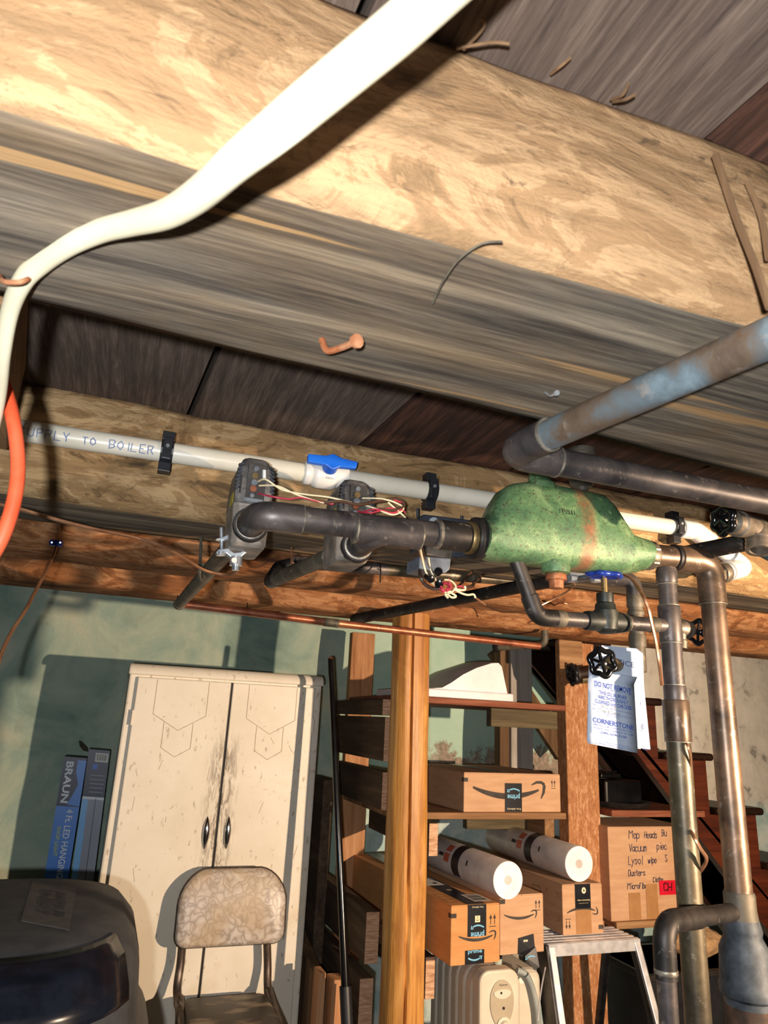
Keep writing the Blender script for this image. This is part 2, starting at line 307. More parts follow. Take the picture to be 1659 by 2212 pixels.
# ------------------------------------------------------------------ mesh helpers
class MB:
    def __init__(s): s.v = []; s.f = []; s.mi = []; s.sm = []
    def add(s, vs, fs, mi=0, sm=True):
        o = len(s.v); s.v += [Vector(v) for v in vs]; s.f += [[o + i for i in f] for f in fs]
        s.mi += [mi] * len(fs); s.sm += [sm] * len(fs); return s
    def hexa(s, p, mi=0):                       # 8 corners: bottom ring then top ring
        return s.add(p, [(3, 2, 1, 0), (4, 5, 6, 7), (0, 1, 5, 4), (1, 2, 6, 5), (2, 3, 7, 6), (3, 0, 4, 7)], mi, False)
    def box(s, c, size, rot=None, mi=0):
        hx, hy, hz = size[0] / 2, size[1] / 2, size[2] / 2; c = Vector(c)
        p = [Vector(q) for q in ((-hx, -hy, -hz), (hx, -hy, -hz), (hx, hy, -hz), (-hx, hy, -hz), (-hx, -hy, hz), (hx, -hy, hz), (hx, hy, hz), (-hx, hy, hz))]
        if rot is not None: p = [rot @ q for q in p]
        return s.hexa([c + q for q in p], mi)
    def lo(s, a, b, mi=0):
        a = Vector(a); b = Vector(b); return s.box((a + b) / 2, b - a, None, mi)
    def tube(s, pts, r, seg=12, cap=True, flat=None, mi=0, ref=None):
        pts = [Vector(p) for p in pts]; n = len(pts)
        rr = r if isinstance(r, (list, tuple)) else [r] * n
        tans = [(pts[min(i + 1, n - 1)] - pts[max(i - 1, 0)]).normalized() for i in range(n)]
        up = Vector(ref) if ref else (Vector((0, 0, 1)) if abs(tans[0].z) < 0.9 else Vector((0, 1, 0)))
        a = (up - tans[0] * up.dot(tans[0])).normalized(); vs = []; fs = []
        for i in range(n):
            a = (a - tans[i] * a.dot(tans[i])).normalized(); b = tans[i].cross(a)
            for k in range(seg):
                th = 2 * math.pi * k / seg; ca, sa = math.cos(th), math.sin(th)
                if flat: ca *= flat
                vs.append(pts[i] + a * (ca * rr[i]) + b * (sa * rr[i]))
        for i in range(n - 1):
            for k in range(seg):
                k2 = (k + 1) % seg
                fs.append((i * seg + k, i * seg + k2, (i + 1) * seg + k2, (i + 1) * seg + k))
        s.add(vs, fs, mi)
        if cap:
            o = len(s.v) - len(vs)
            s.f += [[o + k for k in range(seg)][::-1], [o + (n - 1) * seg + k for k in range(seg)]]; s.mi += [mi, mi]; s.sm += [False, False]
        return s
    def cyl(s, a, b, r, r2=None, seg=20, mi=0): return s.tube([a, b], [r, r if r2 is None else r2], seg, True, None, mi)
    def lathe(s, base, axis, prof, seg=24, mi=0):   # prof: (distance along axis, radius)
        base = Vector(base); axis = Vector(axis).normalized()
        n = len(prof); u = axis.orthogonal().normalized(); w_ = axis.cross(u); vs = []; fs = []
        for d, r in prof:
            for k in range(seg):
                th = 2 * math.pi * k / seg; vs.append(base + axis * d + (u * math.cos(th) + w_ * math.sin(th)) * max(r, 1e-5))
        for i in range(n - 1):
            for k in range(seg):
                k2 = (k + 1) % seg; fs.append((i * seg + k, i * seg + k2, (i + 1) * seg + k2, (i + 1) * seg + k))
        fs += [tuple(range(seg))[::-1], tuple((n - 1) * seg + k for k in range(seg))]
        return s.add(vs, fs, mi)
    def prism(s, poly, d, mi=0):                # polygon (3d points) extruded by vector d
        n = len(poly); poly = [Vector(p) for p in poly]; d = Vector(d)
        vs = poly + [p + d for p in poly]
        fs = [tuple(range(n))[::-1], tuple(range(n, 2 * n))] + [(i, (i + 1) % n, n + (i + 1) % n, n + i) for i in range(n)]
        return s.add(vs, fs, mi, False)
    def loft(s, rings, cap=True, mi=0, sm=True):
        n = len(rings[0]); vs = [Vector(p) for r in rings for p in r]; fs = []
        for i in range(len(rings) - 1):
            for k in range(n):
                k2 = (k + 1) % n; fs.append((i * n + k, i * n + k2, (i + 1) * n + k2, (i + 1) * n + k))
        if cap: fs += [tuple(range(n))[::-1], tuple((len(rings) - 1) * n + k for k in range(n))]
        return s.add(vs, fs, mi, sm)
    def build(s, name, mat, parent=None, bevel=0, bseg=2, auto=True, kind=None):
        me = bpy.data.meshes.new(name); me.from_pydata([tuple(v) for v in s.v], [], s.f)
        for m_ in (mat if isinstance(mat, (list, tuple)) else [mat]): me.materials.append(M[m_] if isinstance(m_, str) else m_)
        me.polygons.foreach_set('material_index', s.mi); me.polygons.foreach_set('use_smooth', s.sm)
        bm = bmesh.new(); bm.from_mesh(me); bmesh.ops.recalc_face_normals(bm, faces=bm.faces); bm.to_mesh(me); bm.free()
        me.update()
        o = bpy.data.objects.new(name, me); C.objects.link(o)
        if auto and any(s.sm):
            try: me.set_sharp_from_angle(angle=math.radians(42))
            except Exception: pass
        if bevel:
            b = o.modifiers.new('bevel', 'BEVEL'); b.width = bevel; b.segments = bseg; b.limit_method = 'ANGLE'; b.harden_normals = False
        if parent is not None:
            o.parent = parent
            if parent.type == 'EMPTY': o.matrix_parent_inverse = Matrix.Translation(-parent.location)
        if kind: o['kind'] = kind
        return o
def tag(o, label, cat, group=None):
    o['label'] = label; o['category'] = cat
    if group: o['group'] = group
    return o
def thing(name, label, cat, loc=(0, 0, 0), group=None):
    o = bpy.data.objects.new(name, None); C.objects.link(o); o.location = loc; o.empty_display_size = 0.05
    return tag(o, label, cat, group)
def fillet(pts, rad, n=8):
    pts = [Vector(p) for p in pts]; out = [pts[0]]
    for i in range(1, len(pts) - 1):
        a, b, c = pts[i - 1], pts[i], pts[i + 1]; d1 = (a - b).normalized(); d2 = (c - b).normalized()
        ang = d1.angle(d2); t = min(rad / math.tan(ang / 2), (a - b).length * 0.49, (c - b).length * 0.49)
        p0 = b + d1 * t; p2 = b + d2 * t
        for k in range(n + 1):
            u = k / n; out.append(p0 * (1 - u) ** 2 + b * 2 * u * (1 - u) + p2 * u * u)
    return out + [pts[-1]]
def smooth_path(pts, sub=6):
    pts = [Vector(p) for p in pts]; out = []; n = len(pts)
    for i in range(n - 1):
        p0, p1, p2, p3 = pts[max(i - 1, 0)], pts[i], pts[i + 1], pts[min(i + 2, n - 1)]
        for k in range(sub):
            t = k / sub
            out.append(0.5 * ((2 * p1) + (-p0 + p2) * t + (2 * p0 - 5 * p1 + 4 * p2 - p3) * t * t + (-p0 + 3 * p1 - 3 * p2 + p3) * t ** 3))
    return out + [pts[-1]]
def wire(name, pts, r, mat, parent=None, sub=6, seg=6):
    return MB().tube(smooth_path(pts, sub), r, seg).build(name, mat, parent)
# flat print: meshes laid on a surface through a mapping (u, v) -> point
def plane_map(o, right, up): o, right, up = Vector(o), Vector(right), Vector(up); return lambda u, v: o + right * u + up * v
_txt = {}
def text_mesh(body, bold):
    k = (body, bold)
    if k not in _txt:
        cu = bpy.data.curves.new('t', 'FONT'); cu.body = body; cu.size = 1; cu.offset = bold; cu.align_x = 'CENTER'; cu.resolution_u = 2
        ob = bpy.data.objects.new('t', cu); C.objects.link(ob); dg = bpy.context.evaluated_depsgraph_get()
        me = ob.evaluated_get(dg).to_mesh(); vs = [v.co.copy() for v in me.vertices]; fs = [tuple(p.vertices) for p in me.polygons]
        ob.evaluated_get(dg).to_mesh_clear(); bpy.data.objects.remove(ob); bpy.data.curves.remove(cu); _txt[k] = (vs, fs)
    return _txt[k]
def text(body, fmap, cu, cv, height, width, mat, parent, bold=0.0, name='lettering', rot=0.0):
    vs, fs = text_mesh(body, bold)
    x0, x1 = min(v.x for v in vs), max(v.x for v in vs); y0, y1 = min(v.y for v in vs), max(v.y for v in vs)
    sx = width / (x1 - x0); sy = height / (y1 - y0); ca, sa = math.cos(rot), math.sin(rot); out = []
    for v in vs:
        a = (v.x - (x0 + x1) / 2) * sx; b = (v.y - (y0 + y1) / 2) * sy
        out.append(fmap(cu + a * ca - b * sa, cv + a * sa + b * ca))
    return MB().add(out, fs, 0, False).build(name, mat, parent)
GL = {'M': '00 06 34 66 60', 'o': '02 20 41 43 24 03 02', 'p': '04 0e,03 24 43 41 20 01', 'H': '06 00,03 43,46 40', 'e': '02 42 43 24 03 01 20 41',
      'a': '43 24 03 01 20 42,44 40', 'd': '46 40,41 20 01 03 24 43', 's': '43 24 03 22 41 20 01', 'B': '06 00,06 36 45 33 03,33 42 31 00', 'u': '04 01 20 41,44 40',
      'V': '06 20 46', 'c': '43 24 03 01 20 41', 'm': '00 04,03 14 23 20,23 34 43 40', 'i': '24 20,25 26', 'L': '06 00 40', 'y': '04 21,44 0e', 'l': '26 20',
      'w': '04 10 23 30 44', 'S': '45 26 05 23 41 20 01', 'D': '06 00 30 42 44 36 06', 't': '26 20,04 44', 'r': '00 04,03 24 43', 'f': '45 26 15 10,03 33', 'b': '06 00,01 20 41 43 24 03',
      'C': '45 26 05 01 20 41', 'h': '06 00,03 24 43 40', 'U': '06 01 20 41 46', 'P': '06 00,06 36 45 33 03', 'Y': '06 23 46,23 20', 'T': '06 46,26 20', 'O': '02 04 26 44 42 20 02',
      'I': '26 20', 'E': '46 06 00 40,03 33', 'R': '06 00,06 36 45 33 03,23 40', '1': '15 26 20', '0': '02 04 26 44 42 20 02', '-': '03 43', '7': '06 46 10', '2': '05 26 45 00 40', '4': '36 30,36 02 42',
      'k': '06 00,02 44,23 40', '&': '40 15 26 35 02 10 42', 'v': '04 20 44', ' ': ''}
def strokes(body, fmap, u0, v0, size, wid, mat, parent, slant=0.1, name='handwriting', adv=0.86, jit=0.06, xs=0.9):
    mb = MB(); cx_ = u0; sc = size / 6.0; rnd = random.Random(hash(len(body)) + ord(body[0]))
    for ch in body:
        if ch == ' ': cx_ += size * 0.55; continue
        for pl in GL.get(ch, '').split(','):
            pts = []
            for q in pl.split():
                x = int(q[0]); y = -2 if q[1] == 'e' else int(q[1])
                px = x * sc * xs + rnd.uniform(-jit, jit) * size; py = y * sc + rnd.uniform(-jit, jit) * size
                pts.append((cx_ + px + py * slant, v0 + py))
            if len(pts) < 2: continue
            fine = []
            for a, b in zip(pts, pts[1:]): fine += [((a[0] + (b[0] - a[0]) * q / 4), (a[1] + (b[1] - a[1]) * q / 4)) for q in range(4)]
            fine.append(pts[-1])
            for a, b in zip(fine, fine[1:]):
                dx, dy = b[0] - a[0], b[1] - a[1]; L = math.hypot(dx, dy) or 1e-6; nx, ny = -dy / L * wid / 2, dx / L * wid / 2; ex, ey = dx / L * wid * 0.3, dy / L * wid * 0.3
                mb.add([fmap(a[0] + nx - ex, a[1] + ny - ey), fmap(a[0] - nx - ex, a[1] - ny - ey), fmap(b[0] - nx + ex, b[1] - ny + ey), fmap(b[0] + nx + ex, b[1] + ny + ey)], [(0, 1, 2, 3)], 0, False)
        cx_ += size * adv * (1.25 if ch in 'Mm' else 0.55 if ch in 'iIl1' else 0.85)
    return mb.build(name, mat, parent)
def ribbon(pts, wid, fmap, mb):
    n = len(pts); L = []; R = []
    for i in range(n):
        a = pts[max(i - 1, 0)]; b = pts[min(i + 1, n - 1)]; dx, dy = b[0] - a[0], b[1] - a[1]; l = math.hypot(dx, dy) or 1e-6
        ww = wid[i] if isinstance(wid, list) else wid
        L.append(fmap(pts[i][0] - dy / l * ww / 2, pts[i][1] + dx / l * ww / 2)); R.append(fmap(pts[i][0] + dy / l * ww / 2, pts[i][1] - dx / l * ww / 2))
    mb.add(L + R, [(i, i + 1, n + i + 1, n + i) for i in range(n - 1)], 0, False)
def rect(fmap, u0, v0, u1, v1, mat, parent, name): return MB().add([fmap(u0, v0), fmap(u1, v0), fmap(u1, v1), fmap(u0, v1)], [(0, 1, 2, 3)], 0, False).build(name, mat, parent)

# ================================================================== THE ROOM
HW = 2.85                                    # distance to the back wall
CEIL = 0.456                                 # underside of the floor boards above the camera
def structure(name, mb, mat, parent=None, **k): o = mb.build(name, mat, parent, **k); o['kind'] = 'structure'; return o
structure('floor', MB().lo((-2.6, -3.0, -0.1), (4.6, HW + 0.2, 0.0)), 'concrete')
def wall_grid():
    mb = MB(); nx, nz = 120, 60; vs = []; fs = []
    for i in range(nx + 1):
        for k in range(nz + 1):
            x = -2.6 + 7.2 * i / nx; z = (ZC + CEIL + 0.05) * k / nz
            y = HW + 0.03 * noise.noise(Vector((x * 1.7, z * 1.7, 3))) + 0.008 * noise.noise(Vector((x * 7, z * 7, 1)))
            vs.append((x, y, z))
    for i in range(nx):
        for k in range(nz):
            a = i * (nz + 1) + k; fs.append((a, a + nz + 1, a + nz + 2, a + 1))
    return mb.add(vs, fs)
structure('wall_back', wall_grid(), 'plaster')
structure('wall_left', MB().lo((-2.7, -3.0, 0), (-2.6, HW + 0.1, ZC + CEIL + 0.1)), 'plain_wall')
structure('wall_right', MB().lo((4.6, -3.0, 0), (4.7, HW + 0.1, ZC + CEIL + 0.1)), 'plain_wall')
structure('wall_front', MB().lo((-2.6, -3.1, 0), (4.6, -3.0, ZC + CEIL + 0.1)), 'plain_wall')
ceil = structure('ceiling', MB().lo((-2.6, -3.0, ZC + CEIL + 0.024), (4.6, HW + 0.05, ZC + CEIL + 0.09)), 'ceil_dark')
gaps = [-2.6, -2.27, -1.98, -1.7, -1.41, -1.12, -0.83, -0.53, -0.236, 0.054, 0.342, 0.63, 0.915, 1.21, 1.5, 1.78, 2.08, 2.36, 2.66, 2.95, 3.24, 3.53, 3.8, 4.1, 4.6]
for a, b in zip(gaps, gaps[1:]):
    sk = 0.062                                # the boards run slightly askew of the joists
    g = 0.0045; mb = MB(); z0, z1 = ZC + CEIL + random.uniform(-0.002, 0.002), ZC + CEIL + 0.023
    def xs(x, y): return x + sk * (0.9 - y)
    y0, y1 = -3.0, HW
    mb.hexa([(xs(a + g, y0), y0, z0), (xs(b - g, y0), y0, z0), (xs(b - g, y1), y1, z0), (xs(a + g, y1), y1, z0),
             (xs(a + g, y0), y0, z1), (xs(b - g, y0), y0, z1), (xs(b - g, y1), y1, z1), (xs(a + g, y1), y1, z1)])
    mb.build('plank', random.choice(['plank', 'plank', 'plank2']) if not (0.3 < a < 0.4 or 0.0 < a < 0.1) else 'plank2' if a < 0.1 else 'plank', ceil)

# ---- log joists
def joist(name, label, y0, y1, zb, zt, mats, bulge=0.012, wob=0.005, rnd=0.02, seed=0, taper=0.0, x0=-2.55, x1=4.55, nx=260):
    prof = []                                 # around the log: near face up -> bottom; angle driven superellipse half
    m = 44
    rings = []; mis = []
    cy_, hy = (y0 + y1) / 2, (y1 - y0) / 2; H = zt - zb
    base = []
    # near face top to bottom, bottom near to far, far face
    nf, nb = 20, 18
    for i in range(nf): base.append(('n', i / (nf - 1)))
    for i in range(1, nb): base.append(('b', i / (nb - 1)))
    for i in range(1, 5): base.append(('f', i / 4))
    for ix in range(nx + 1):
        x = x0 + (x1 - x0) * ix / nx; ring = []
        edge = wob * 1.6 * noise.noise(Vector((x * 2.3, seed, 0))) + wob * noise.noise(Vector((x * 9, seed, 4)))
        ef = wob * 1.4 * noise.noise(Vector((x * 2.0, seed, 9)))
        for kind, t in base:
            if kind == 'n':
                z = zt - H * t; y = y0 - bulge * math.sin(math.pi * min(1, t * 1.0)) + edge
                r = max(0, t - (1 - rnd / H)) / (rnd / H); y += rnd * 0.8 * r * r
            elif kind == 'b':
                y = y0 + edge + rnd * 0.8 + (y1 + ef + taper * (x - 0.2) - y0 - edge - rnd * 0.8) * t; z = zb + 0.003 * math.sin(t * 3.1) * 0
            else:
                y = y1 + ef + taper * (x - 0.2); z = zb + H * t
            d = noise.noise(Vector((x * 6, y * 22, z * 22 + seed))) * wob * 0.45 + noise.noise(Vector((x * 22, y * 60, z * 60 + seed))) * wob * 0.22
            if kind == 'n': y += d
            elif kind == 'b': z += d * 0.5
            ring.append(Vector((x, y, z + ZC)))
        rings.append(ring)
    mb = MB(); n = len(base); vs = [p for r in rings for p in r]; fs = []; mi = []
    for ix in range(nx):
        for k in range(n - 1):
            fs.append((ix * n + k, (ix + 1) * n + k, (ix + 1) * n + k + 1, ix * n + k + 1)); mi.append(0 if k < nf - 1 else 1)
        fs.append((ix * n + n - 1, (ix + 1) * n + n - 1, (ix + 1) * n, ix * n)); mi.append(1)
    mb.v = vs; mb.f = [list(f) for f in fs]; mb.mi = mi; mb.sm = [True] * len(fs)
    o = mb.build(name, mats, None, auto=False)
    return tag(o, label, 'joist', 'log joists under the floor boards')
joist('timber_joist', 'nearest rough hewn joist, tan peeled side and broad grey sawn underside', 0.335, 0.556, 0.300, CEIL, ['bark1', 'sawn'], 0.012, 0.006, 0.014, 1.3, 0.055)
joist('timber_joist', 'weathered log joist carrying the ivory plastic supply pipe', 1.07, 1.245, 0.292, CEIL, ['bark2', 'sawn2'], 0.012, 0.008, 0.045, 5.1)
joist('timber_joist', 'reddish log joist behind the heating pipes, third from camera', 1.66, 1.80, 0.326, CEIL, ['bark3', 'bark3'], 0.03, 0.008, 0.05, 9.7)
joist('timber_joist', 'darker brown joist farthest back, just in front of the plaster wall', 2.14, 2.28, 0.330, CEIL, ['bark3', 'bark3'], 0.012, 0.006, 0.02, 15.2)
# small details on the near joist
tag(MB().box(V(-0.185, 0.80, 0.39), (0.045, 0.40, 0.13), Matrix.Rotation(0.12, 3, 'Z')).build('bridging_block', 'pine', None, bevel=0.003),
    'orange brown wooden block wedged between joists at the left edge', 'block')
def nail(pts, label, r=0.0028, mat='rust', name='bent_nail', cat='nail'):
    t = thing(name, label, cat, pts[0]); MB().tube(smooth_path(pts, 5), r, 8).build('shank', mat, t)
    MB().cyl(pts[-1], Vector(pts[-1]) + (Vector(pts[-1]) - Vector(pts[-2])).normalized() * 0.003, r * 2.1, seg=10).build('head', mat, t); return t
nail([atz(695, 733, 0.299), atz(706, 757, 0.288), atz(735, 752, 0.287), atz(768, 738, 0.284)], 'rusty bent nail under the nearest joist')
nail([atz(1178, 848, 0.297), atz(1188, 855, 0.291), atz(1200, 850, 0.289)], 'tiny pale bent nail near the copper elbow', 0.0012, 'steel')
def rootlet(pts, label, r): return tag(MB().tube(smooth_path(pts, 6), r, 6).build('bark_strip', 'log_small'), label, 'bark strip', 'loose strips on the near joist')
rootlet([at(1545, 335, 0.318), at(1590, 470, 0.312), at(1630, 570, 0.306), at(1662, 665, 0.300)], 'long brown bark strip hanging down the joist at the right edge', 0.0028)
rootlet([at(1615, 395, 0.318), at(1645, 470, 0.313), at(1660, 560, 0.31)], 'short brown bark strip at the right edge of the near joist', 0.0024)
SPL = ['tall splinter curling up at the joist edge beside the ivory cable', 'flat splinter lying along the joist edge beside the ivory cable', 'lone splinter midway along the upper joist edge', 'upper of two splinters on the joist edge toward the right', 'lower of two splinters on the joist edge toward the right']
for k, (a, b, c_) in enumerate([((1000, 108), (1045, 60), (1040, 38)), ((985, 105), (1060, 92), (1100, 95)), ((1190, 160), (1215, 140), (1232, 125)), ((1320, 215), (1345, 205), (1358, 180)), ((1325, 220), (1352, 214), (1372, 204))]):
    rootlet([at(a[0], a[1], 0.326), at(b[0], b[1], 0.314), at(c_[0], c_[1], 0.31)], SPL[k], 0.0011)
tag(wire('loose_wire', [atz(1085, 522, 0.297), atz(1040, 527, 0.295), atz(990, 562, 0.294), atz(955, 612, 0.294), atz(935, 655, 0.297)], 0.0008, 'cu_dust'), 'thin grey wire loop stapled across the joist corner', 'wire')

# ---- ivory cable and orange cord
cab = thing('electrical_cable', 'thick ivory sheathed cable crossing close in front of the near joist', 'cable', atd(40, 606, 0.53))
cp = [(1150, -185, 0.345, 0.0135), (1010, -70, 0.345, 0.0130), (925, 5, 0.34, 0.0126), (850, 72, 0.335, 0.0122), (700, 195, 0.325, 0.0112), (600, 278, 0.32, 0.0102), (510, 350, 0.34, 0.0096), (430, 420, 0.375, 0.0092), (360, 462, 0.405, 0.0086), (285, 482, 0.43, 0.0078), (220, 498, 0.45, 0.0076), (150, 527, 0.47, 0.0078), (90, 566, 0.49, 0.0080), (50, 606, 0.505, 0.0078), (22, 670, 0.53, 0.0076), (6, 760, 0.56, 0.0074), (-4, 860, 0.6, 0.0072), (-30, 980, 0.64, 0.0072)]
cpt = smooth_path([atd(*p[:3]) for p in cp], 6); crd = [cp[min(i // 6, len(cp) - 1)][3] + (cp[min(i // 6 + 1, len(cp) - 1)][3] - cp[min(i // 6, len(cp) - 1)][3]) * (i % 6) / 6 for i in range(len(cpt))]
MB().tube(cpt, crd, 16, flat=0.72, ref=(0.2, 1, 0.3)).build('sheath', 'cable', cab)
st = MB(); st.tube(smooth_path([atz(0, 596, 0.297), atd(8, 608, 0.49), atd(40, 610, 0.486), atd(62, 603, 0.495), atz(70, 597, 0.297)], 4), 0.0019, 8).build('staple', 'rust', cab)
tag(MB().tube(smooth_path([atd(-40, 700, 0.66), atd(-2, 800, 0.64), atd(25, 890, 0.62), atd(38, 980, 0.61), atd(36, 1050, 0.60), atd(20, 1120, 0.59), atd(-8, 1185, 0.58), atd(-60, 1260, 0.57)], 8), 0.0062, 14).build('extension_cord', 'cord'),
    'bright orange extension cord hanging at the left edge', 'cord')

# ================================================================== PIPES
def pipe_run(pts, r, rad, name, mat, parent, seg=20): return MB().tube(fillet(pts, rad, 9), r, seg).build(name, mat, parent)
def ring(p, axis, r, l, mat, parent, name='coupling'):
    p = Vector(p); a = Vector(axis).normalized() * (l / 2); e = Vector(axis).normalized() * min(l * 0.12, 0.002)
    return MB().tube([p - a, p - a + e, p + a - e, p + a], [r * 0.96, r, r, r * 0.96], 24).build(name, mat, parent)
# copper loop under the near joist
lp = thing('copper_loop_pipe', 'blue grey copper pipe turning a sharp elbow under the near joist', 'pipe', V(0.352, 0.6, 0.275))
E0 = V(0.350, 0.600, 0.2775)
nearp = V(0.399, 0.323, 0.275); farp = nearp + (nearp - E0) * 2.2; rp = V(2.3, 0.598, 0.282)
dN = (nearp - E0).normalized(); dR = (rp - E0).normalized()
MB().tube([farp, E0 + dN * 0.045], 0.0152, 24).build('pipe', 'cu_blue', lp)
MB().tube([E0 + dR * 0.045, rp], 0.0152, 24).build('pipe', 'cu_dark', lp)
el = MB().tube(fillet([E0 + dN * 0.06, E0, E0 + dR * 0.058], 0.026, 12), 0.0172, 24).build('elbow', 'cu_dark', lp)
ring(E0 + dN * 0.0605, dN, 0.0175, 0.003, 'solder', lp, 'solder_ring'); ring(E0 + dR * 0.0585, dR, 0.0175, 0.003, 'solder', lp, 'solder_ring')

# ---- green air separator with its manifold
YM = 0.85
tk = thing('air_separator', 'green painted cast iron air separator with rust streak', 'air separator', at(1210, 1235, YM))
cols = [(1036, 1121, 1206), (1044, 1119, 1207), (1052, 1106, 1209), (1064, 1082, 1211), (1078, 1060, 1213), (1100, 1048, 1216), (1140, 1043, 1220), (1200, 1052, 1228), (1260, 1063, 1235), (1298, 1072, 1239), (1316, 1092, 1240), (1334, 1128, 1240), (1350, 1152, 1239), (1372, 1162, 1236), (1384, 1166, 1231)]
rings_ = []
for px, pt, pb in cols:
    T, B = at(px, pt, YM), at(px, pb, YM); x = (T.x + B.x) / 2; zt_, zb_ = T.z, B.z; h = zt_ - zb_; r0 = min(0.028, h * 0.5); rr = []
    n = 28
    for k in range(n):
        th = 2 * math.pi * k / n; c_, s_ = math.cos(th), math.sin(th)
        ex = 0.62 if h > 0.075 else 0.95
        yy = abs(c_) ** ex * (1 if c_ > 0 else -1); zz = abs(s_) ** ex * (1 if s_ > 0 else -1)
        wy = 0.036 - 0.012 * max(0, zz) * min(1, h / 0.12)
        rr.append(Vector((x, YM + yy * wy, (zt_ + zb_) / 2 + zz * h / 2)))
    rings_.append(rr)
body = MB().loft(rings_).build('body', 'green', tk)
pL = at(1036, 1164, YM); pR = at(1384, 1198, YM); ax = (pR - pL).normalized()
ring(pL - ax * 0.004, ax, 0.0300, 0.016, 'iron_dark', tk, 'port_collar')
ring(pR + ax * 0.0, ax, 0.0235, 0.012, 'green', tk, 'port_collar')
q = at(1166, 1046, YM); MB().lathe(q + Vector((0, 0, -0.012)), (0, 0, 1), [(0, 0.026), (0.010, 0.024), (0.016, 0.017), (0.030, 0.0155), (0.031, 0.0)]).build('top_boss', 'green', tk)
MB().cyl(q + Vector((0, 0, 0.015)), q + Vector((0, 0, 0.05)), 0.0095, 0.0085).build('plug', 'rust', tk)
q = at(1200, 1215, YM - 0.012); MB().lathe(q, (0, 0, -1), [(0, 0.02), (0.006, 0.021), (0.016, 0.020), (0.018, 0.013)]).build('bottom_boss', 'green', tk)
MB().lathe(q, (0, 0, -1), [(0.016, 0.013), (0.020, 0.0155), (0.026, 0.0155), (0.027, 0.011), (0.038, 0.0105)], 8).build('drain_plug', 'rust', tk)
fm = plane_map(at(1228, 1106, YM - 0.036), (1, 0, 0), (0, 0.25, 0.97)); text('FSII', fm, 0, 0, 0.008, 0.022, 'iron_dark', tk)
# bleeder on top of it
av = thing('air_vent', 'grey cylindrical air vent standing on the green separator', 'air vent', at(1258, 1060, YM + 0.01))
b0 = at(1258, 1062, YM + 0.01); tp = at(1259, 968, YM + 0.01); h = (tp - b0).length
MB().lathe(b0, (0, 0, 1), [(0, 0.009), (0.006, 0.010), (0.008, 0.015), (0.014, 0.0195), (h - 0.012, 0.0195), (h - 0.011, 0.021), (h - 0.004, 0.0215)], 26).build('body', 'cu_dust', av)
MB().lathe(b0 + Vector((0, 0, h - 0.004)), (0, 0, 1), [(0, 0.0215), (0.004, 0.014), (0.008, 0.006)], 26).build('cap', 'cast_grey', av)

man = thing('return_manifold', 'tarnished copper manifold pipe linking the zone valves to the separator', 'pipe', at(800, 1145, YM))
mL = at(604, 1117, YM); mR = pL - ax * 0.012; md = (mR - mL).normalized()
vp1 = at(541, 1134, 0.905)
MB().tube([mL, mR - md * 0.05], 0.0172, 24).build('pipe', 'cu_dark', man)
MB().tube(fillet([mL + md * 0.028, mL - md * 0.028, Vector((vp1.x, vp1.y, vp1.z))], 0.030, 12), 0.0192, 24).build('elbow', 'cu_dark', man)
ring(mL + md * 0.029, md, 0.0194, 0.002, 'solder', man, 'solder_ring')
tx = at(800, 1146, YM); MB().tube([tx - md * 0.022, tx + md * 0.07], 0.0197, 24).build('tee', 'cu_dark', man)
vp2 = at(772, 1180, 0.905); MB().tube(fillet([tx + md * 0.022, tx + Vector((0.0, 0.004, -0.008)), vp2], 0.02, 6), 0.0178, 20).build('tee_branch', 'cu_dark', man)
for t_ in (-0.022, 0.071): ring(tx + md * t_, md, 0.0199, 0.003, 'solder', man, 'solder_ring')
ring(mR - md * 0.028, md, 0.0205, 0.05, 'cu_black', man, 'adapter'); ring(mR - md * 0.054, md, 0.0208, 0.006, 'solder', man, 'solder_ring'); ring(mR - md * 0.002, md, 0.0235, 0.012, 'brass', man, 'threaded_end')

# right hand side: tee, elbow, risers
YR = YM
rs = thing('copper_riser', 'tall brown copper riser with large elbow at the right', 'pipe', V(0.855, YR, -1.5))
el_c = at(1532, 1213, YR); xr = el_c.x; zc = pR.z + (el_c.x - pR.x) * ax.z
ring(pR + ax * 0.014, ax, 0.0225, 0.016, 'brass_dull', rs, 'hex_adapter')
MB().lathe(pR + ax * 0.008, ax, [(0, 0.021), (0.002, 0.0235), (0.012, 0.0235), (0.014, 0.021)], 6).build('hex_nut', 'brass_dull', rs)
Ec = Vector((xr, YR, zc)); bot = at(1590, 1960, YR); bot = Vector((xr, YR, bot.z))
MB().tube([pR + ax * 0.02, Ec - ax * 0.05], 0.0186, 24).build('pipe', 'cu_brown', rs)
MB().tube(fillet([Ec - ax * 0.066, Ec, Ec - Vector((0, 0, 0.068))], 0.038, 14), 0.0208, 28).build('elbow', 'cu_brown', rs)
ring(Ec - ax * 0.072, ax, 0.0212, 0.006, 'iron_dark', rs, 'band'); ring(Ec - Vector((0, 0, 0.07)), (0, 0, 1), 0.0210, 0.002, 'solder', rs, 'solder_ring')
MB().tube([Ec - Vector((0, 0, 0.06)), bot], 0.0183, 28).build('pipe', 'cu_brown', rs)
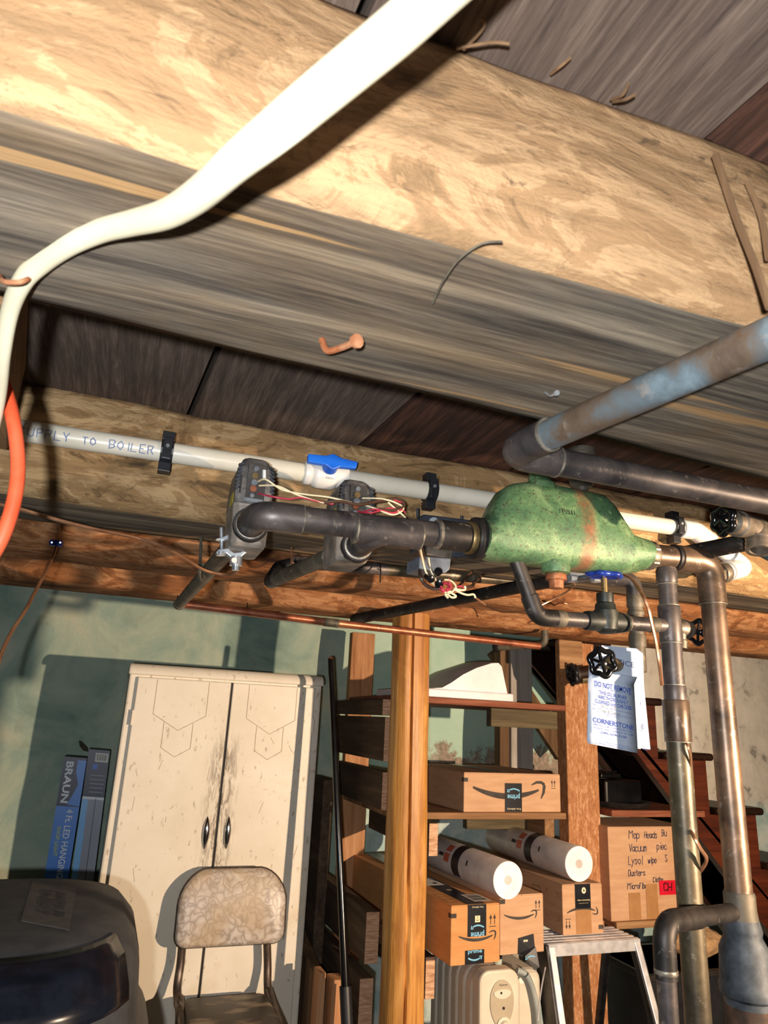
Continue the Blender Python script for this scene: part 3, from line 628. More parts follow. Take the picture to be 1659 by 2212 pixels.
# reducing fitting low on the riser
z1 = at(1590, 1925, YR).z; z2 = at(1590, 1985, YR).z; z3 = at(1600, 2010, YR).z; z4 = at(1600, 2050, YR).z; z5 = at(1600, 2125, YR).z; z6 = at(1600, 2150, YR).z
MB().lathe((xr, YR, z1), (0, 0, -1), [(0, 0.0195), (0.004, 0.021), (z1 - z2 - 0.012, 0.021), (z1 - z2, 0.0225)], 28).build('sleeve', 'cu_dust', rs)
MB().lathe((xr, YR, z2), (0, 0, -1), [(0, 0.0225), (0.006, 0.024), (z2 - z3, 0.026), (z2 - z3 + 0.006, 0.0245), (z2 - z4, 0.0325), (z2 - z5, 0.0345), (z2 - z5 + 0.004, 0.0365), (z2 - z6, 0.0355), (z2 - z6 + 0.004, 0.031), (z2 - z6 + 0.5, 0.030)], 32).build('reducer', 'cast_dark', rs)
MB().cyl((xr, YR, z6 - 0.012), (xr, YR, 0.5), 0.0315).build('lower_pipe', 'rust_dark', rs)

r2 = thing('copper_riser', 'slimmer copper riser with couplings left of the tall one', 'pipe', V(0.77, YR, -1.5))
x2 = at(1441, 1260, YR).x; tz = pR.z + (x2 - pR.x) * ax.z
def zz_at(py, px=1455): return at(px, py, YR).z
MB().tube([Vector((x2, YR, tz - 0.018)), Vector((x2, YR, zz_at(1352)))], 0.0138, 24).build('pipe', 'cu_dark', r2)
MB().tube([Vector((x2, YR, zz_at(1352))), Vector((x2, YR, zz_at(1515)))], 0.0150, 24).build('pipe', 'cu_dark', r2)
MB().tube([Vector((x2, YR, zz_at(1515))), Vector((x2, YR, 0.5))], 0.0170, 24).build('pipe', 'cu_olive', r2)
for a, b, r_, m_ in ((1232, 1262, 0.0158, 'cu_dark'), (1311, 1388, 0.0168, 'cu_dark'), (1480, 1516, 0.0160, 'cu_dark'), (1512, 1602, 0.0190, 'cu_brown')):
    ring(Vector((x2, YR, (zz_at(a) + zz_at(b)) / 2)), (0, 0, 1), r_, zz_at(a) - zz_at(b), m_, r2, 'coupling')
for a in (1265, 1310, 1390, 1480, 1602): ring(Vector((x2, YR, zz_at(a))), (0, 0, 1), 0.0165 if a < 1500 else 0.0191, 0.0016, 'solder', r2, 'solder_ring')
# bypass from the separator through the blue-wheel valve to that riser
by = thing('bypass_pipe', 'dark bypass pipe bending from the separator to the blue wheel valve', 'pipe', at(1165, 1336, YR))
c0 = at(1116, 1212, YR); c1 = at(1160, 1338, YR); zb_ = zz_at(1350); c1.z = at(1165, 1334, YR).z; c2 = Vector((x2, YR, at(1430, 1350, YR).z))
MB().tube([c0, c0.lerp(c1, 0.72)], 0.0108, 20).build('pipe', 'cu_black', by)
MB().tube(fillet([c0.lerp(c1, 0.62), c1, c1.lerp(c2, 0.13)], 0.028, 10), 0.0126, 20).build('elbow', 'cu_black', by)
MB().tube([c1.lerp(c2, 0.08), c2], 0.0110, 20).build('pipe', 'cu_dark', by)
for t_ in (0.16, 0.64, 0.86): ring(c1.lerp(c2, t_), c2 - c1, 0.0122, 0.014, 'cu_dust', by, 'coupling')
gv = thing('gate_valve', 'dark bronze gate valve with a blue wheel handle', 'valve', at(1300, 1350, YR))
g0 = c1.lerp(c2, 0.50); gd = (c2 - c1).normalized()
MB().tube([g0 - gd * 0.036, g0 - gd * 0.03, g0 - gd * 0.016, g0 + gd * 0.016, g0 + gd * 0.03, g0 + gd * 0.036], [0.0135, 0.0145, 0.0145, 0.0165, 0.0145, 0.0135], 20).build('body', 'bronze_green', gv)
MB().lathe(g0, (0, 0, 1), [(-0.017, 0.010), (-0.012, 0.0165), (0.0, 0.0185), (0.016, 0.0178), (0.018, 0.0155), (0.026, 0.0145), (0.028, 0.012), (0.030, 0.0125), (0.042, 0.0125), (0.043, 0.008)], 22).build('bonnet', 'bronze_green', gv)
MB().cyl(g0 + Vector((0, 0, 0.04)), g0 + Vector((0, 0, 0.068)), 0.0042).build('stem', 'brass', gv)
def wheel(name, c, axis, R, r, mat, parent, lobes=6, spokes=6):
    c = Vector(c); a = Vector(axis).normalized(); u = a.orthogonal().normalized(); w_ = a.cross(u); mb = MB(); pts = []
    N = lobes * 8
    for k in range(N + 1):
        th = 2 * math.pi * k / N; rr = R * (1 + 0.10 * math.cos(lobes * th)); pts.append(c + (u * math.cos(th) + w_ * math.sin(th)) * rr)
    mb.tube(pts, r, 10, False)
    for k in range(spokes):
        th = 2 * math.pi * k / spokes; mb.tube([c - a * r * 0.6, c + (u * math.cos(th) + w_ * math.sin(th)) * R * 1.05], r * 0.62, 8)
    mb.lathe(c - a * r, a, [(0, R * 0.2), (0.001, R * 0.3), (r * 2, R * 0.3), (r * 2 + 0.001, R * 0.15)], 14)
    return mb.build(name, mat, parent)
wheel('wheel_handle', g0 + Vector((0, 0, 0.070)), (0.0, -0.10, 1), 0.0225, 0.0044, 'blue_enamel', gv)
# brass boiler drain behind the slim riser
hb = thing('boiler_drain', 'small bronze drain cock behind the slim riser', 'valve', at(1470, 1360, 0.9))
h0 = at(1462, 1356, 0.875); h1 = at(1502, 1364, 0.90); hd = (h1 - h0).normalized()
MB().lathe(h0, hd, [(0, 0.009), (0.008, 0.011), (0.016, 0.0155), (0.024, 0.0155), (0.027, 0.012), (0.030, 0.0145), (0.036, 0.0145), (0.037, 0.0095)], 18).build('body', 'brass_dull', hb)
sp = h0 + hd * 0.014; MB().lathe(sp, (-0.1, 0, -1), [(0, 0.009), (0.018, 0.0085), (0.020, 0.0105), (0.032, 0.0105)], 18).build('spout', 'brass_dull', hb)
wheel('wheel_handle', h1 + hd * 0.012, hd + Vector((0, 0, 0.1)), 0.018, 0.0036, 'black_gloss', hb)
# third riser and the black wheel valve carrying the tags
Y3 = 1.03
r3 = thing('copper_riser', 'dark copper riser half hidden behind the notice tags', 'pipe', at(1380, 1450, Y3))
x3 = at(1372, 1300, Y3).x; zt3 = at(1368, 1252, Y3).z; zb3 = at(1385, 1452, Y3).z
MB().tube(fillet([Vector((x3 - 0.05, Y3 + 0.02, zt3 + 0.002)), Vector((x3, Y3, zt3)), Vector((x3, Y3, zt3 - 0.05))], 0.022, 8), 0.0145, 20).build('elbow', 'cu_dark', r3)
MB().cyl((x3, Y3, zt3 - 0.02), (x3, Y3, zb3), 0.0132).build('pipe', 'cu_dust', r3)
for py in (1300, 1325, 1385): ring(Vector((x3, Y3, at(1375, py, Y3).z)), (0, 0, 1), 0.0152, 0.022 if py != 1325 else 0.008, 'cu_dust', r3, 'coupling')
bv = thing('boiler_drain', 'brass valve with black six spoke wheel holding the notice tags', 'valve', at(1330, 1440, 0.98))
w0 = at(1301, 1431, 0.955); w1 = at(1342, 1440, 1.0); wd = (w1 - w0).normalized()
MB().lathe(w0 + wd * 0.004, wd, [(0, 0.004), (0.012, 0.0042), (0.013, 0.0095), (0.022, 0.011), (0.036, 0.0125), (0.05, 0.0125), ((w1 - w0).length + 0.02, 0.011)], 18).build('body', 'brass', bv)
MB().tube([w1 + wd * 0.01, Vector((x3, Y3, w1.z))], 0.0105, 16).build('tail', 'brass_dull', bv)
wheel('wheel_handle', w0, Vector((-0.25, -1, 0.0)), 0.0205, 0.0046, 'black_gloss', bv)

# ---- paper tags
YT = 0.972
def tag_sheet(label, px_poly, y, group, curl=None):
    t = thing('notice_tag', label, 'tag', at(px_poly[0][0], px_poly[0][1], y), group)
    MB().prism([at(px, py, y) for px, py in px_poly], (0, 0.0006, 0)).build('sheet', 'paper', t); return t
t3 = tag_sheet('rearmost notice tag, mostly hidden, its right edge showing', [(1300, 1394), (1375, 1401), (1389, 1412), (1391, 1480), (1405, 1619), (1300, 1605), (1296, 1420)], YT + 0.012, 'notice tags on the valve')
t2 = tag_sheet('middle notice tag with NOTICE heading behind the front one', [(1273, 1411), (1294, 1395), (1368, 1408), (1382, 1421), (1384, 1618), (1268, 1601)], YT + 0.006, 'notice tags on the valve')
t1 = thing('notice_tag', 'front pale blue oil burner service tag, torn off its ring', 'tag', at(1320, 1616, YT), 'notice tags on the valve')
o_ = at(1270, 1606, YT); rt_ = at(1378, 1627, YT) - o_; upv = at(1270, 1440, YT) - o_
n_ = 10; vs = []; fs = []
for k in range(n_ + 1):
    v = k / n_; top = 1.0
    for u in (0.0, 0.25, 0.5, 0.75, 1.0):
        cur = max(0.0, v - 0.91) / 0.09
        vs.append(o_ + rt_ * (u * (1 - 0.06 * v)) + upv * (v * (0.93 + 0.07 * u)) + Vector((0, -0.009 * cur * cur, 0)))
for k in range(n_):
    for j in range(4): a = k * 5 + j; fs.append((a, a + 1, a + 6, a + 5))
sh = MB().add(vs, fs).build('sheet', 'paper', t1); sh.modifiers.new('thick', 'SOLIDIFY').thickness = 0.0003
fm1 = plane_map(at(1270, 1606, YT) + Vector((0, -0.0014, 0)), rt_ / 108.0, (at(1270, 1506, YT) - o_) / 100.0)
def tt(body, cx_, cy_, h_, w_, mat='ink_blue', bold=0.0, par=t1): text(body, fm1, cx_, cy_, h_, w_, mat, par, bold)
tt('DO NOT REMOVE', 54, 134, 12.5, 80, 'ink_blue', 0.014)
rect(fm1, 12, 125.5, 50, 126.1, 'ink_blue', t1, 'rule'); rect(fm1, 56, 125.5, 97, 126.1, 'ink_blue', t1, 'rule'); tt('.', 53, 126, 2.6, 2.6, 'ink_blue', 0.05)
tt('THIS OIL BURNER', 54, 116.5, 8.5, 61, 'ink_blue', 0.014); tt('WAS THOROUGHLY', 54, 106, 8.5, 66, 'ink_blue', 0.014); tt('CLEANED and CHECKED', 55, 95.5, 8.5, 80, 'ink_blue', 0.014)
tt('ON', 13.5, 87, 2.8, 6); rect(fm1, 19, 83.6, 97, 84.2, 'ink_blue', t1, 'rule'); strokes('10-17-24', fm1, 26, 84.5, 6.2, 0.55, 'ink_pen', t1, 0.15)
tt('BY', 13, 77, 2.8, 5); rect(fm1, 19, 73.2, 97, 73.8, 'ink_blue', t1, 'rule'); strokes('Mike & Dave', fm1, 21, 74.2, 6.0, 0.55, 'ink_pen', t1, 0.2)
tt('SERVICEMAN', 53, 69.5, 2.6, 28); tt('CORNERSTONE', 54, 53.5, 11, 88, 'ink_blue', 0.014); tt('HEATING & AIR CONDITIONING, INC.', 54, 43.5, 4.6, 84); tt('101 RADIO LANE - THURMONT, MD  21788', 54, 36.5, 4.6, 84)
tt('(240) 674-3100', 54, 28.5, 6.6, 57, 'ink_blue', 0.01); tt('"The Fully Automatic Heat,  Oil Heats Best."', 55, 9.5, 2.8, 70); tt('Your 1886 Regent City Heating, Inc. 1000 Home Dr. Frederick', 54, 4.8, 2.4, 78)
fm2 = plane_map(at(1270, 1606, YT + 0.006) + Vector((0, -0.0012, 0)), rt_ / 108.0, (at(1270, 1506, YT) - o_) / 100.0)
text('NOTICE', fm2, 70, 197, 12, 66, 'ink_navy', t2, 0.0)
fm3 = plane_map(at(1270, 1606, YT + 0.012) + Vector((0, -0.0012, 0)), rt_ / 108.0, (at(1270, 1506, YT) - o_) / 100.0)
text('NOTICE', fm3, 74, 207, 12, 74, 'ink_navy', t3, 0.0); text('RE', fm3, 118, 61, 10, 12, 'ink_navy', t3); text('NC.', fm3, 120, 52, 4, 9, 'ink_navy', t3); text('R', fm3, 114, 124, 8, 7, 'ink_navy', t3); text('d', fm3, 114, 113, 8, 6, 'ink_navy', t3)
for v_ in (86, 75): rect(fm3, 108, v_, 120, v_ + 0.6, 'ink_blue', t3, 'rule')
text('Best."', fm3, 124, 17, 3, 10, 'ink_navy', t3); text('FREDERICK', fm3, 126, 11, 2.4, 14, 'ink_navy', t3)

# ---- side pipe low right
sd = thing('drain_side_pipe', 'dark side pipe branching from the riser and dropping at lower right', 'pipe', at(1440, 2000, 0.80))
s0 = Vector((xr - 0.012, YR, at(1560, 1972, YR).z)); s1 = at(1432, 1992, 0.77); s2 = Vector((s1.x, s1.y, s1.z - 0.6))
MB().tube([s0, s0.lerp(s1, 0.62)], 0.0118, 18).build('pipe', 'cu_black', sd)
MB().tube(fillet([s0.lerp(s1, 0.55), s1, s1 + Vector((0, 0, -0.06))], 0.028, 10), 0.0135, 18).build('elbow', 'cu_black', sd)
MB().tube([s1 + Vector((0, 0, -0.05)), s2], 0.0115, 18).build('pipe', 'cu_dark', sd); ring(s1 + Vector((0, 0, -0.052)), (0, 0, 1), 0.0138, 0.006, 'solder', sd, 'solder_ring')
# ---- long dark pipe crossing behind
dA, dB = atz(765, 1338, 0.262), atz(1659, 1162, 0.300)
dk = tag(MB().tube([dA, dB + (dB - dA) * 0.03], 0.0140, 20).build('black_pipe', 'cu_black'), 'long blackened pipe slanting above the log post toward the right edge', 'pipe')
# ---- upper right hose valve
hv = thing('hose_valve', 'bronze hose bib with black wheel at the upper right edge', 'valve', at(1640, 1150, 0.72))
a0 = at(1562, 1123, 0.70); a1 = at(1625, 1140, 0.72); ad = (a1 - a0).normalized()
wheel('wheel_handle', a0, ad + Vector((0, -0.35, 0)), 0.0180, 0.0052, 'black_gloss', hv)
MB().lathe(a0, ad, [(0, 0.004), (0.010, 0.010), (0.020, 0.010), (0.022, 0.016), (0.034, 0.0165), (0.036, 0.019), (0.060, 0.017), (0.09, 0.017)], 20).build('body', 'brass_dull', hv)
sp0 = at(1640, 1150, 0.715); MB().lathe(sp0, (-0.25, -0.1, -1), [(-0.012, 0.013), (0.010, 0.013), (0.012, 0.0185), (0.016, 0.0175), (0.019, 0.0185), (0.022, 0.0175), (0.025, 0.0185), (0.030, 0.0178), (0.030, 0.013), (0.016, 0.012)], 24).build('spout', 'brass_dull', hv)
MB().cyl(at(1650, 1175, 0.76), at(1700, 1200, 0.74), 0.02).build('tail', 'teal_fit', hv)

# ---- ivory supply pipe on the second joist
YP = 1.038
sv = thing('supply_pipe', 'ivory plastic supply pipe clipped along the weathered joist', 'pipe', at(600, 1000, YP))
p0 = at(-160, 903, YP); p0.z = at(20, 923, YP).z - 0.004; pe = at(1500, 1146, YP)
pe2 = at(1606, 1226, YP - 0.02)
MB().tube([p0, pe], 0.0157, 22).build('pipe', 'pvc', sv)
pdv = (pe - p0).normalized()
MB().tube(fillet([pe - pdv * 0.035, pe, pe.lerp(pe2, 0.34)], 0.02, 8), 0.0188, 20).build('elbow', 'pvc_w', sv)
MB().tube([pe.lerp(pe2, 0.25), pe2], 0.0145, 20).build('drop_pipe', 'pvc_w', sv)
pe3 = at(1562, 1237, YP - 0.03)
MB().tube(fillet([pe2.lerp(pe, 0.25), pe2, pe2.lerp(pe3, 0.75)], 0.018, 8), 0.0190, 20).build('elbow', 'pvc_w', sv)
MB().tube([pe2.lerp(pe3, 0.5), pe3], 0.0158, 20).build('stub', 'pvc_w', sv)
dd = (pe3 - pe2).normalized(); ring(pe3 + dd * 0.004, dd, 0.0205, 0.018, 'brass_dull', sv, 'threaded_adapter'); MB().lathe(pe3 + dd * 0.012, dd, [(0, 0.018), (0.015, 0.018)], 6).build('hex_nut', 'brass_dull', sv)
def on_pipe(px): # point on the pipe axis below a pixel column
    best = None
    for k in range(400):
        q_ = p0.lerp(pe, k / 399); c_ = RT.transposed() @ Vector((q_.x, q_.y, q_.z - ZC)); u_ = c_.x / c_.z * F_PX + CX
        if best is None or abs(u_ - px) < best[0]: best = (abs(u_ - px), q_)
    return best[1]
rP = 0.0159
def wrap(u, v): a = -0.35 + v / rP; q_ = on_pipe(42) + pdv * u; return q_ + Vector((0, -math.cos(a) * rP, math.sin(a) * rP))
strokes('SUPPLY', wrap, 0.0, -0.006, 0.0125, 0.0015, 'pencil', sv, 0.0, adv=1.08, jit=0.04); strokes('TO', wrap, 0.083, -0.006, 0.0105, 0.0015, 'pencil', sv, 0.0, adv=1.2, jit=0.04); strokes('BOILER', wrap, 0.119, -0.0065, 0.0125, 0.0015, 'pencil', sv, 0.0, adv=1.08, jit=0.04)
for k, (px, lab) in enumerate(((362, 'black plastic pipe clip nearest the lettering on the supply pipe'), (930, 'black pipe clip between the ball valve and the green separator'), (1456, 'black pipe clip right of the green separator by the elbow'))):
    c_ = on_pipe(px); cl = thing('pipe_clip', lab, 'clip', c_, 'black pipe clips')
    nn = 12; rr_ = []
    for j in range(nn + 1):
        th = math.pi * (0.12 + 1.76 * j / nn) ; rr_.append(c_ + Vector((0, math.cos(th) * 0.0185, math.sin(th) * 0.0185)))
    ja = MB()
    for q1, q2 in zip(rr_, rr_[1:]):
        m_ = (q1 + q2) / 2; d_ = (q2 - q1); up_ = Vector((1, 0, 0)).cross(d_.normalized())
        ja.hexa([q1 - Vector((0.009, 0, 0)) - up_ * 0.0015, q1 + Vector((0.009, 0, 0)) - up_ * 0.0015, q2 + Vector((0.009, 0, 0)) - up_ * 0.0015, q2 - Vector((0.009, 0, 0)) - up_ * 0.0015,
                 q1 - Vector((0.009, 0, 0)) + up_ * 0.0015, q1 + Vector((0.009, 0, 0)) + up_ * 0.0015, q2 + Vector((0.009, 0, 0)) + up_ * 0.0015, q2 - Vector((0.009, 0, 0)) + up_ * 0.0015])
    ja.build('strap', 'clip_black', cl)
    for s_ in (1, -1): MB().box(c_ + Vector((0, 0.004, s_ * 0.025)), (0.018, 0.02, 0.014)).build('foot', 'clip_black', cl, bevel=0.001)
    MB().box(c_ + Vector((0, -0.019, 0)), (0.013, 0.004, 0.034)).build('front_bar', 'clip_black', cl, bevel=0.001)
    MB().cyl(c_ + Vector((0, -0.0205, 0.003)), c_ + Vector((0, -0.0225, 0.003)), 0.0028, seg=10).build('screw', 'steel', cl)
bl = thing('ball_valve', 'white plastic ball valve with a blue lever handle', 'valve', on_pipe(700))
v0 = on_pipe(655); v1 = on_pipe(748); vm = (v0 + v1) / 2; L_ = (v1 - v0).length
MB().lathe(v0, pdv, [(0, 0.0185), (0.002, 0.020), (L_ * 0.14, 0.020), (L_ * 0.16, 0.0175), (L_ * 0.22, 0.0215), (L_ * 0.30, 0.0235), (L_ * 0.62, 0.0235), (L_ * 0.72, 0.021), (L_ * 0.75, 0.018), (L_ * 0.97, 0.0195), (L_, 0.0185)], 10).build('body', 'pvc_w', bl)
hc = vm + Vector((0.0, -0.024, 0.006))
MB().cyl(hc, hc + Vector((0, -0.014, 0.002)), 0.0125, 0.011, seg=16).build('stem', 'blue', bl)
hp = [(-0.040, -0.0062), (-0.012, -0.0068), (0.0, -0.0135), (0.012, -0.0068), (0.039, -0.0050), (0.041, 0.0062), (0.014, 0.0085), (0.0, 0.0135), (-0.012, 0.0085), (-0.041, 0.0068)]
MB().prism([hc + pdv * u + Vector((0, -0.010, v + 0.003)) for u, v in hp], (0, -0.009, 0.001)).build('lever', 'blue', bl, bevel=0.0015)
fmv = plane_map(vm + Vector((0.0, -0.0238, -0.010)), pdv, (0, 0.35, 0.94)); text('CPVC', fmv, 0.002, -0.002, 0.004, 0.014, 'print', bl)

# ---- zone valves
def zone_valve(label, pxc, py_top, py_mid, py_bot, y, wpx, port):
    c_ = at(pxc, py_mid, y); zt_ = at(pxc, py_top, y).z; zb_ = at(pxc, py_bot, y).z; wv = (at(pxc + wpx / 2, py_mid, y) - at(pxc - wpx / 2, py_mid, y)).x
    t = thing('zone_valve', label, 'valve', (c_.x, y, zb_), 'motor zone valves')
    dpt = 0.085; x = c_.x; zm = c_.z
    def ringz(z, hw, y0, y1, ch): return [Vector(p) for p in ((x - hw + ch, y0, z), (x + hw - ch, y0, z), (x + hw, y0 + ch, z), (x + hw, y1 - ch, z), (x + hw - ch, y1, z), (x - hw + ch, y1, z), (x - hw, y1 - ch, z), (x - hw, y0 + ch, z))]
    hw = wv / 2
    MB().loft([ringz(zm, hw, y, y + dpt, 0.004), ringz(zm + (zt_ - zm) * 0.25, hw * 1.02, y - 0.002, y + dpt, 0.004), ringz(zm + (zt_ - zm) * 0.75, hw * 0.93, y + 0.002, y + dpt - 0.004, 0.005), ringz(zt_ - 0.004, hw * 0.72, y + 0.008, y + dpt - 0.012, 0.006), ringz(zt_, hw * 0.6, y + 0.012, y + dpt - 0.018, 0.006)], sm=False).build('motor_cover', 'valve_grey', t, bevel=0.0015)
    for s_ in (-1, 1):
        for k in range(7):
            zz = zm + (zt_ - zm) * (0.28 + 0.085 * k); ww = hw * (1.0 - 0.10 * max(0, k - 2) / 4)
            MB().box((x + s_ * (ww - 0.002), y + 0.002 + 0.0005 * k, zz), (0.007, 0.008, 0.0032), Matrix.Rotation(s_ * 0.45, 3, 'Y')).build('louvre', 'valve_dark', t)
    pw = hw * 0.85; fy = y - 0.0015
    MB().lo((x - pw * 0.55, fy - 0.002, zm + 0.004), (x + pw * 0.62, fy + 0.004, zm + (zt_ - zm) * 0.80)).build('terminal_plate', 'plate', t, bevel=0.0008)
    MB().lo((x - pw * 0.62, fy - 0.0025, zm + 0.001), (x + pw * 0.55, fy + 0.004, zm + 0.006)).build('edge_strip', 'steel', t)
    for k, (f_, r_, m_) in enumerate(((0.70, 0.0034, 'steel'), (0.55, 0.0045, 'brass'), (0.41, 0.0042, 'steel'), (0.28, 0.0045, 'cu_red'), (0.14, 0.0028, 'steel'))):
        p_ = Vector((x - 0.001 - 0.0006 * k, fy - 0.002, zm + (zt_ - zm) * f_)); MB().cyl(p_, p_ + Vector((0, -0.0028, 0)), r_, seg=12).build('terminal_screw', m_, t)
    MB().lo((x - pw * 0.98, fy - 0.0005, zm + 0.012), (x - pw * 0.86, fy + 0.004, zm + (zt_ - zm) * 0.55)).build('slot', 'gap', t)
    MB().lo((x - hw - 0.0006, y + 0.015, zm + 0.002), (x - hw + 0.001, y + 0.045, zm + 0.018)).build('sticker', 'yellow', t)
    MB().loft([ringz(zb_, hw * 0.86, y + 0.006, y + dpt, 0.006), ringz(zb_ + 0.006, hw * 0.95, y, y + dpt, 0.008), ringz(zm - 0.004, hw * 1.0, y, y + dpt, 0.008), ringz(zm, hw * 1.03, y - 0.001, y + dpt, 0.006)], sm=False).build('valve_body', 'valve_body', t, bevel=0.002)
    ring(Vector(port) + Vector((0, 0.001, 0)), (0.1, 1, 0), 0.0235, 0.014, 'iron_dark', t, 'port_ring'); ring(Vector(port) + Vector((0, -0.005, 0)), (0.1, 1, 0), 0.0202, 0.003, 'solder', t, 'solder_ring')
    return t, x, zm, zt_
_, zx1, zm1, zt1 = zone_valve('left motor zone valve with grey cover beneath the supply pipe', 547, 983, 1088, 1182, 0.91, 82, vp1)
_, zx2, zm2, zt2 = zone_valve('middle motor zone valve beside the ball valve', 769, 1031, 1122, 1212, 0.91, 74, vp2)
# third unit, half hidden behind the manifold
rl = thing('relay_control', 'dark relay control box half hidden behind the manifold pipe', 'relay', at(950, 1230, 0.95))
MB().prism([at(898, 1128, 0.94), at(915, 1110, 0.94), at(1015, 1122, 0.94), at(1020, 1200, 0.94), at(995, 1205, 0.94), at(900, 1190, 0.94)], (0, 0.03, 0)).build('back_plate', 'valve_dark', rl, bevel=0.003)
MB().prism([at(923, 1178, 0.925), at(977, 1187, 0.925), at(975, 1206, 0.925), at(922, 1198, 0.925)], (0, 0.03, 0)).build('terminal_block', 'brass_dull', rl)
MB().prism([at(907, 1200, 0.915), at(975, 1206, 0.915), at(972, 1230, 0.915), at(962, 1238, 0.915), at(905, 1228, 0.915)], (0, 0.05, 0)).build('transformer', 'relay_grey', rl, bevel=0.002)
for px, py in ((937, 1128), (973, 1136)): MB().cyl(at(px, py, 0.938), at(px, py, 0.932), 0.0075, seg=14).build('knockout', 'relay_grey', rl)
for px, py in ((902, 1106), (997, 1122)): MB().cyl(at(px, py + 12, 0.955), at(px, py - 8, 0.955), 0.0022, seg=8).build('stud', 'valve_dark', rl)

# ---- thermostat wiring
wr = thing('thermostat_wiring', 'cream and red thermostat wires strung between the zone valves', 'wiring', at(700, 1085, 0.88))
YW = 0.886
def W(pts, mat, r=0.0013, par=wr): wire('wire', [at(px, py, y) for px, py, y in pts], r, mat, par)
W([(558, 1040, 0.905), (575, 1036, YW), (610, 1058, YW), (660, 1068, YW), (710, 1074, YW), (760, 1086, YW - 0.004)], 'w_cream')
W([(560, 1049, 0.905), (600, 1050, YW), (640, 1068, YW), (690, 1084, YW), (720, 1088, YW)], 'w_cream')
W([(558, 1066, 0.905), (590, 1073, YW), (625, 1078, YW), (650, 1075, YW), (690, 1084, YW), (720, 1089, YW)], 'w_red')
W([(700, 1086, YW), (735, 1083, YW - 0.004), (775, 1090, YW - 0.006), (820, 1082, YW), (858, 1078, YW), (873, 1092, YW), (850, 1102, YW), (820, 1100, YW)], 'w_brown', 0.0024)
W([(783, 1076, 0.905), (820, 1077, YW), (850, 1084, YW), (872, 1098, YW), (850, 1112, YW), (815, 1100, YW), (785, 1090, 0.9)], 'w_cream')
W([(772, 1104, 0.905), (800, 1108, YW), (840, 1098, YW), (868, 1102, YW), (876, 1108, YW)], 'w_red')
W([(772, 1110, 0.905), (810, 1100, YW), (850, 1108, YW), (874, 1090, YW), (850, 1080, YW)], 'w_red')
W([(838, 1085, YW), (858, 1102, YW), (876, 1118, YW)], 'w_cream')
MB().cyl(at(571, 1016, 0.899), at(571, 1034, 0.899), 0.0026, seg=10).build('crimp', 'label_white', wr)
wb = thing('wire_bundle', 'tangle of red and cream wires with black wire nuts', 'wiring', at(945, 1265, 0.86))
YB = 0.862
def B(pts, mat, r=0.0012): wire('wire', [at(px, py, y) for px, py, y in pts], r, mat, wb)
B([(906, 1172, 0.872), (912, 1205, YB), (920, 1235, YB), (932, 1252, YB)], 'w_cream', 0.0015); B([(911, 1172, 0.872), (918, 1205, YB), (928, 1225, YB), (940, 1250, YB)], 'w_brown')
B([(900, 1172, 0.872), (908, 1200, YB), (916, 1225, YB), (925, 1245, YB)], 'cu_wire', 0.001)
B([(926, 1205, YB), (930, 1230, YB), (940, 1250, YB), (955, 1272, YB), (975, 1278, YB)], 'w_cream'); B([(920, 1250, YB), (938, 1262, YB), (958, 1276, YB), (975, 1290, YB), (985, 1288, YB), (972, 1280, YB), (962, 1284, YB), (968, 1292, YB)], 'w_cream', 0.0015)
B([(960, 1252, YB), (975, 1255, YB), (985, 1268, YB), (975, 1280, YB)], 'w_cream'); B([(980, 1272, YB), (996, 1281, YB), (1010, 1285, YB), (1023, 1284, YB), (1027, 1292, YB)], 'w_cream', 0.0015)
B([(1004, 1266, YB), (1004, 1274, YB), (990, 1274, YB), (982, 1270, YB)], 'w_cream', 0.0015)
for k in range(7):
    a_ = random.uniform(0, 6.28); pts = []
    for j in range(7):
        th = a_ + j * 0.9; pts.append((962 + 10 * math.cos(th) + random.uniform(-3, 3), 1268 + 9 * math.sin(th) + random.uniform(-3, 3), YB + random.uniform(-0.012, 0.008)))
    B(pts, 'w_red')
B([(969, 1250, YB), (971, 1262, YB), (963, 1276, YB), (955, 1280, YB)], 'w_red'); B([(985, 1268, YB), (996, 1266, YB), (1003, 1272, YB)], 'w_red')
for px, py, dx, dy in ((926, 1248, 10, 5), (949, 1259, -3, 8), (944, 1238, 6, -8)):
    b_ = at(px, py, YB - 0.004); e_ = at(px + dx, py + dy, YB - 0.016); MB().lathe(b_, e_ - b_, [(-0.008, 0.003), (-0.006, 0.0045), (0.004, 0.0058), (0.007, 0.0058), (0.008, 0.003)], 10).build('wire_nut', 'black_gloss', wb)
tag(wire('sheathed_cable', [at(907, 1232, 0.9), at(908, 1245, 0.87), at(918, 1262, 0.87), at(935, 1271, 0.87), at(955, 1271, 0.865)], 0.0026, 'w_brown'), 'brown sheathed cable looping under the relay into the wire tangle', 'cable')
tag(wire('sheathed_cable', [at(1032, 1222, 1.25), at(1008, 1246, 1.15), at(996, 1262, 1.0), at(985, 1270, 0.88)], 0.0026, 'w_brown'), 'brown sheathed cable rising from the wire tangle, left of a pair', 'cable')
tag(wire('sheathed_cable', [at(1058, 1228, 1.25), at(1040, 1245, 1.18), at(1026, 1258, 1.0), at(1018, 1267, 0.9), at(1000, 1270, 0.88)], 0.0026, 'w_brown'), 'brown sheathed cable rising from the wire tangle, right of a pair', 'cable')

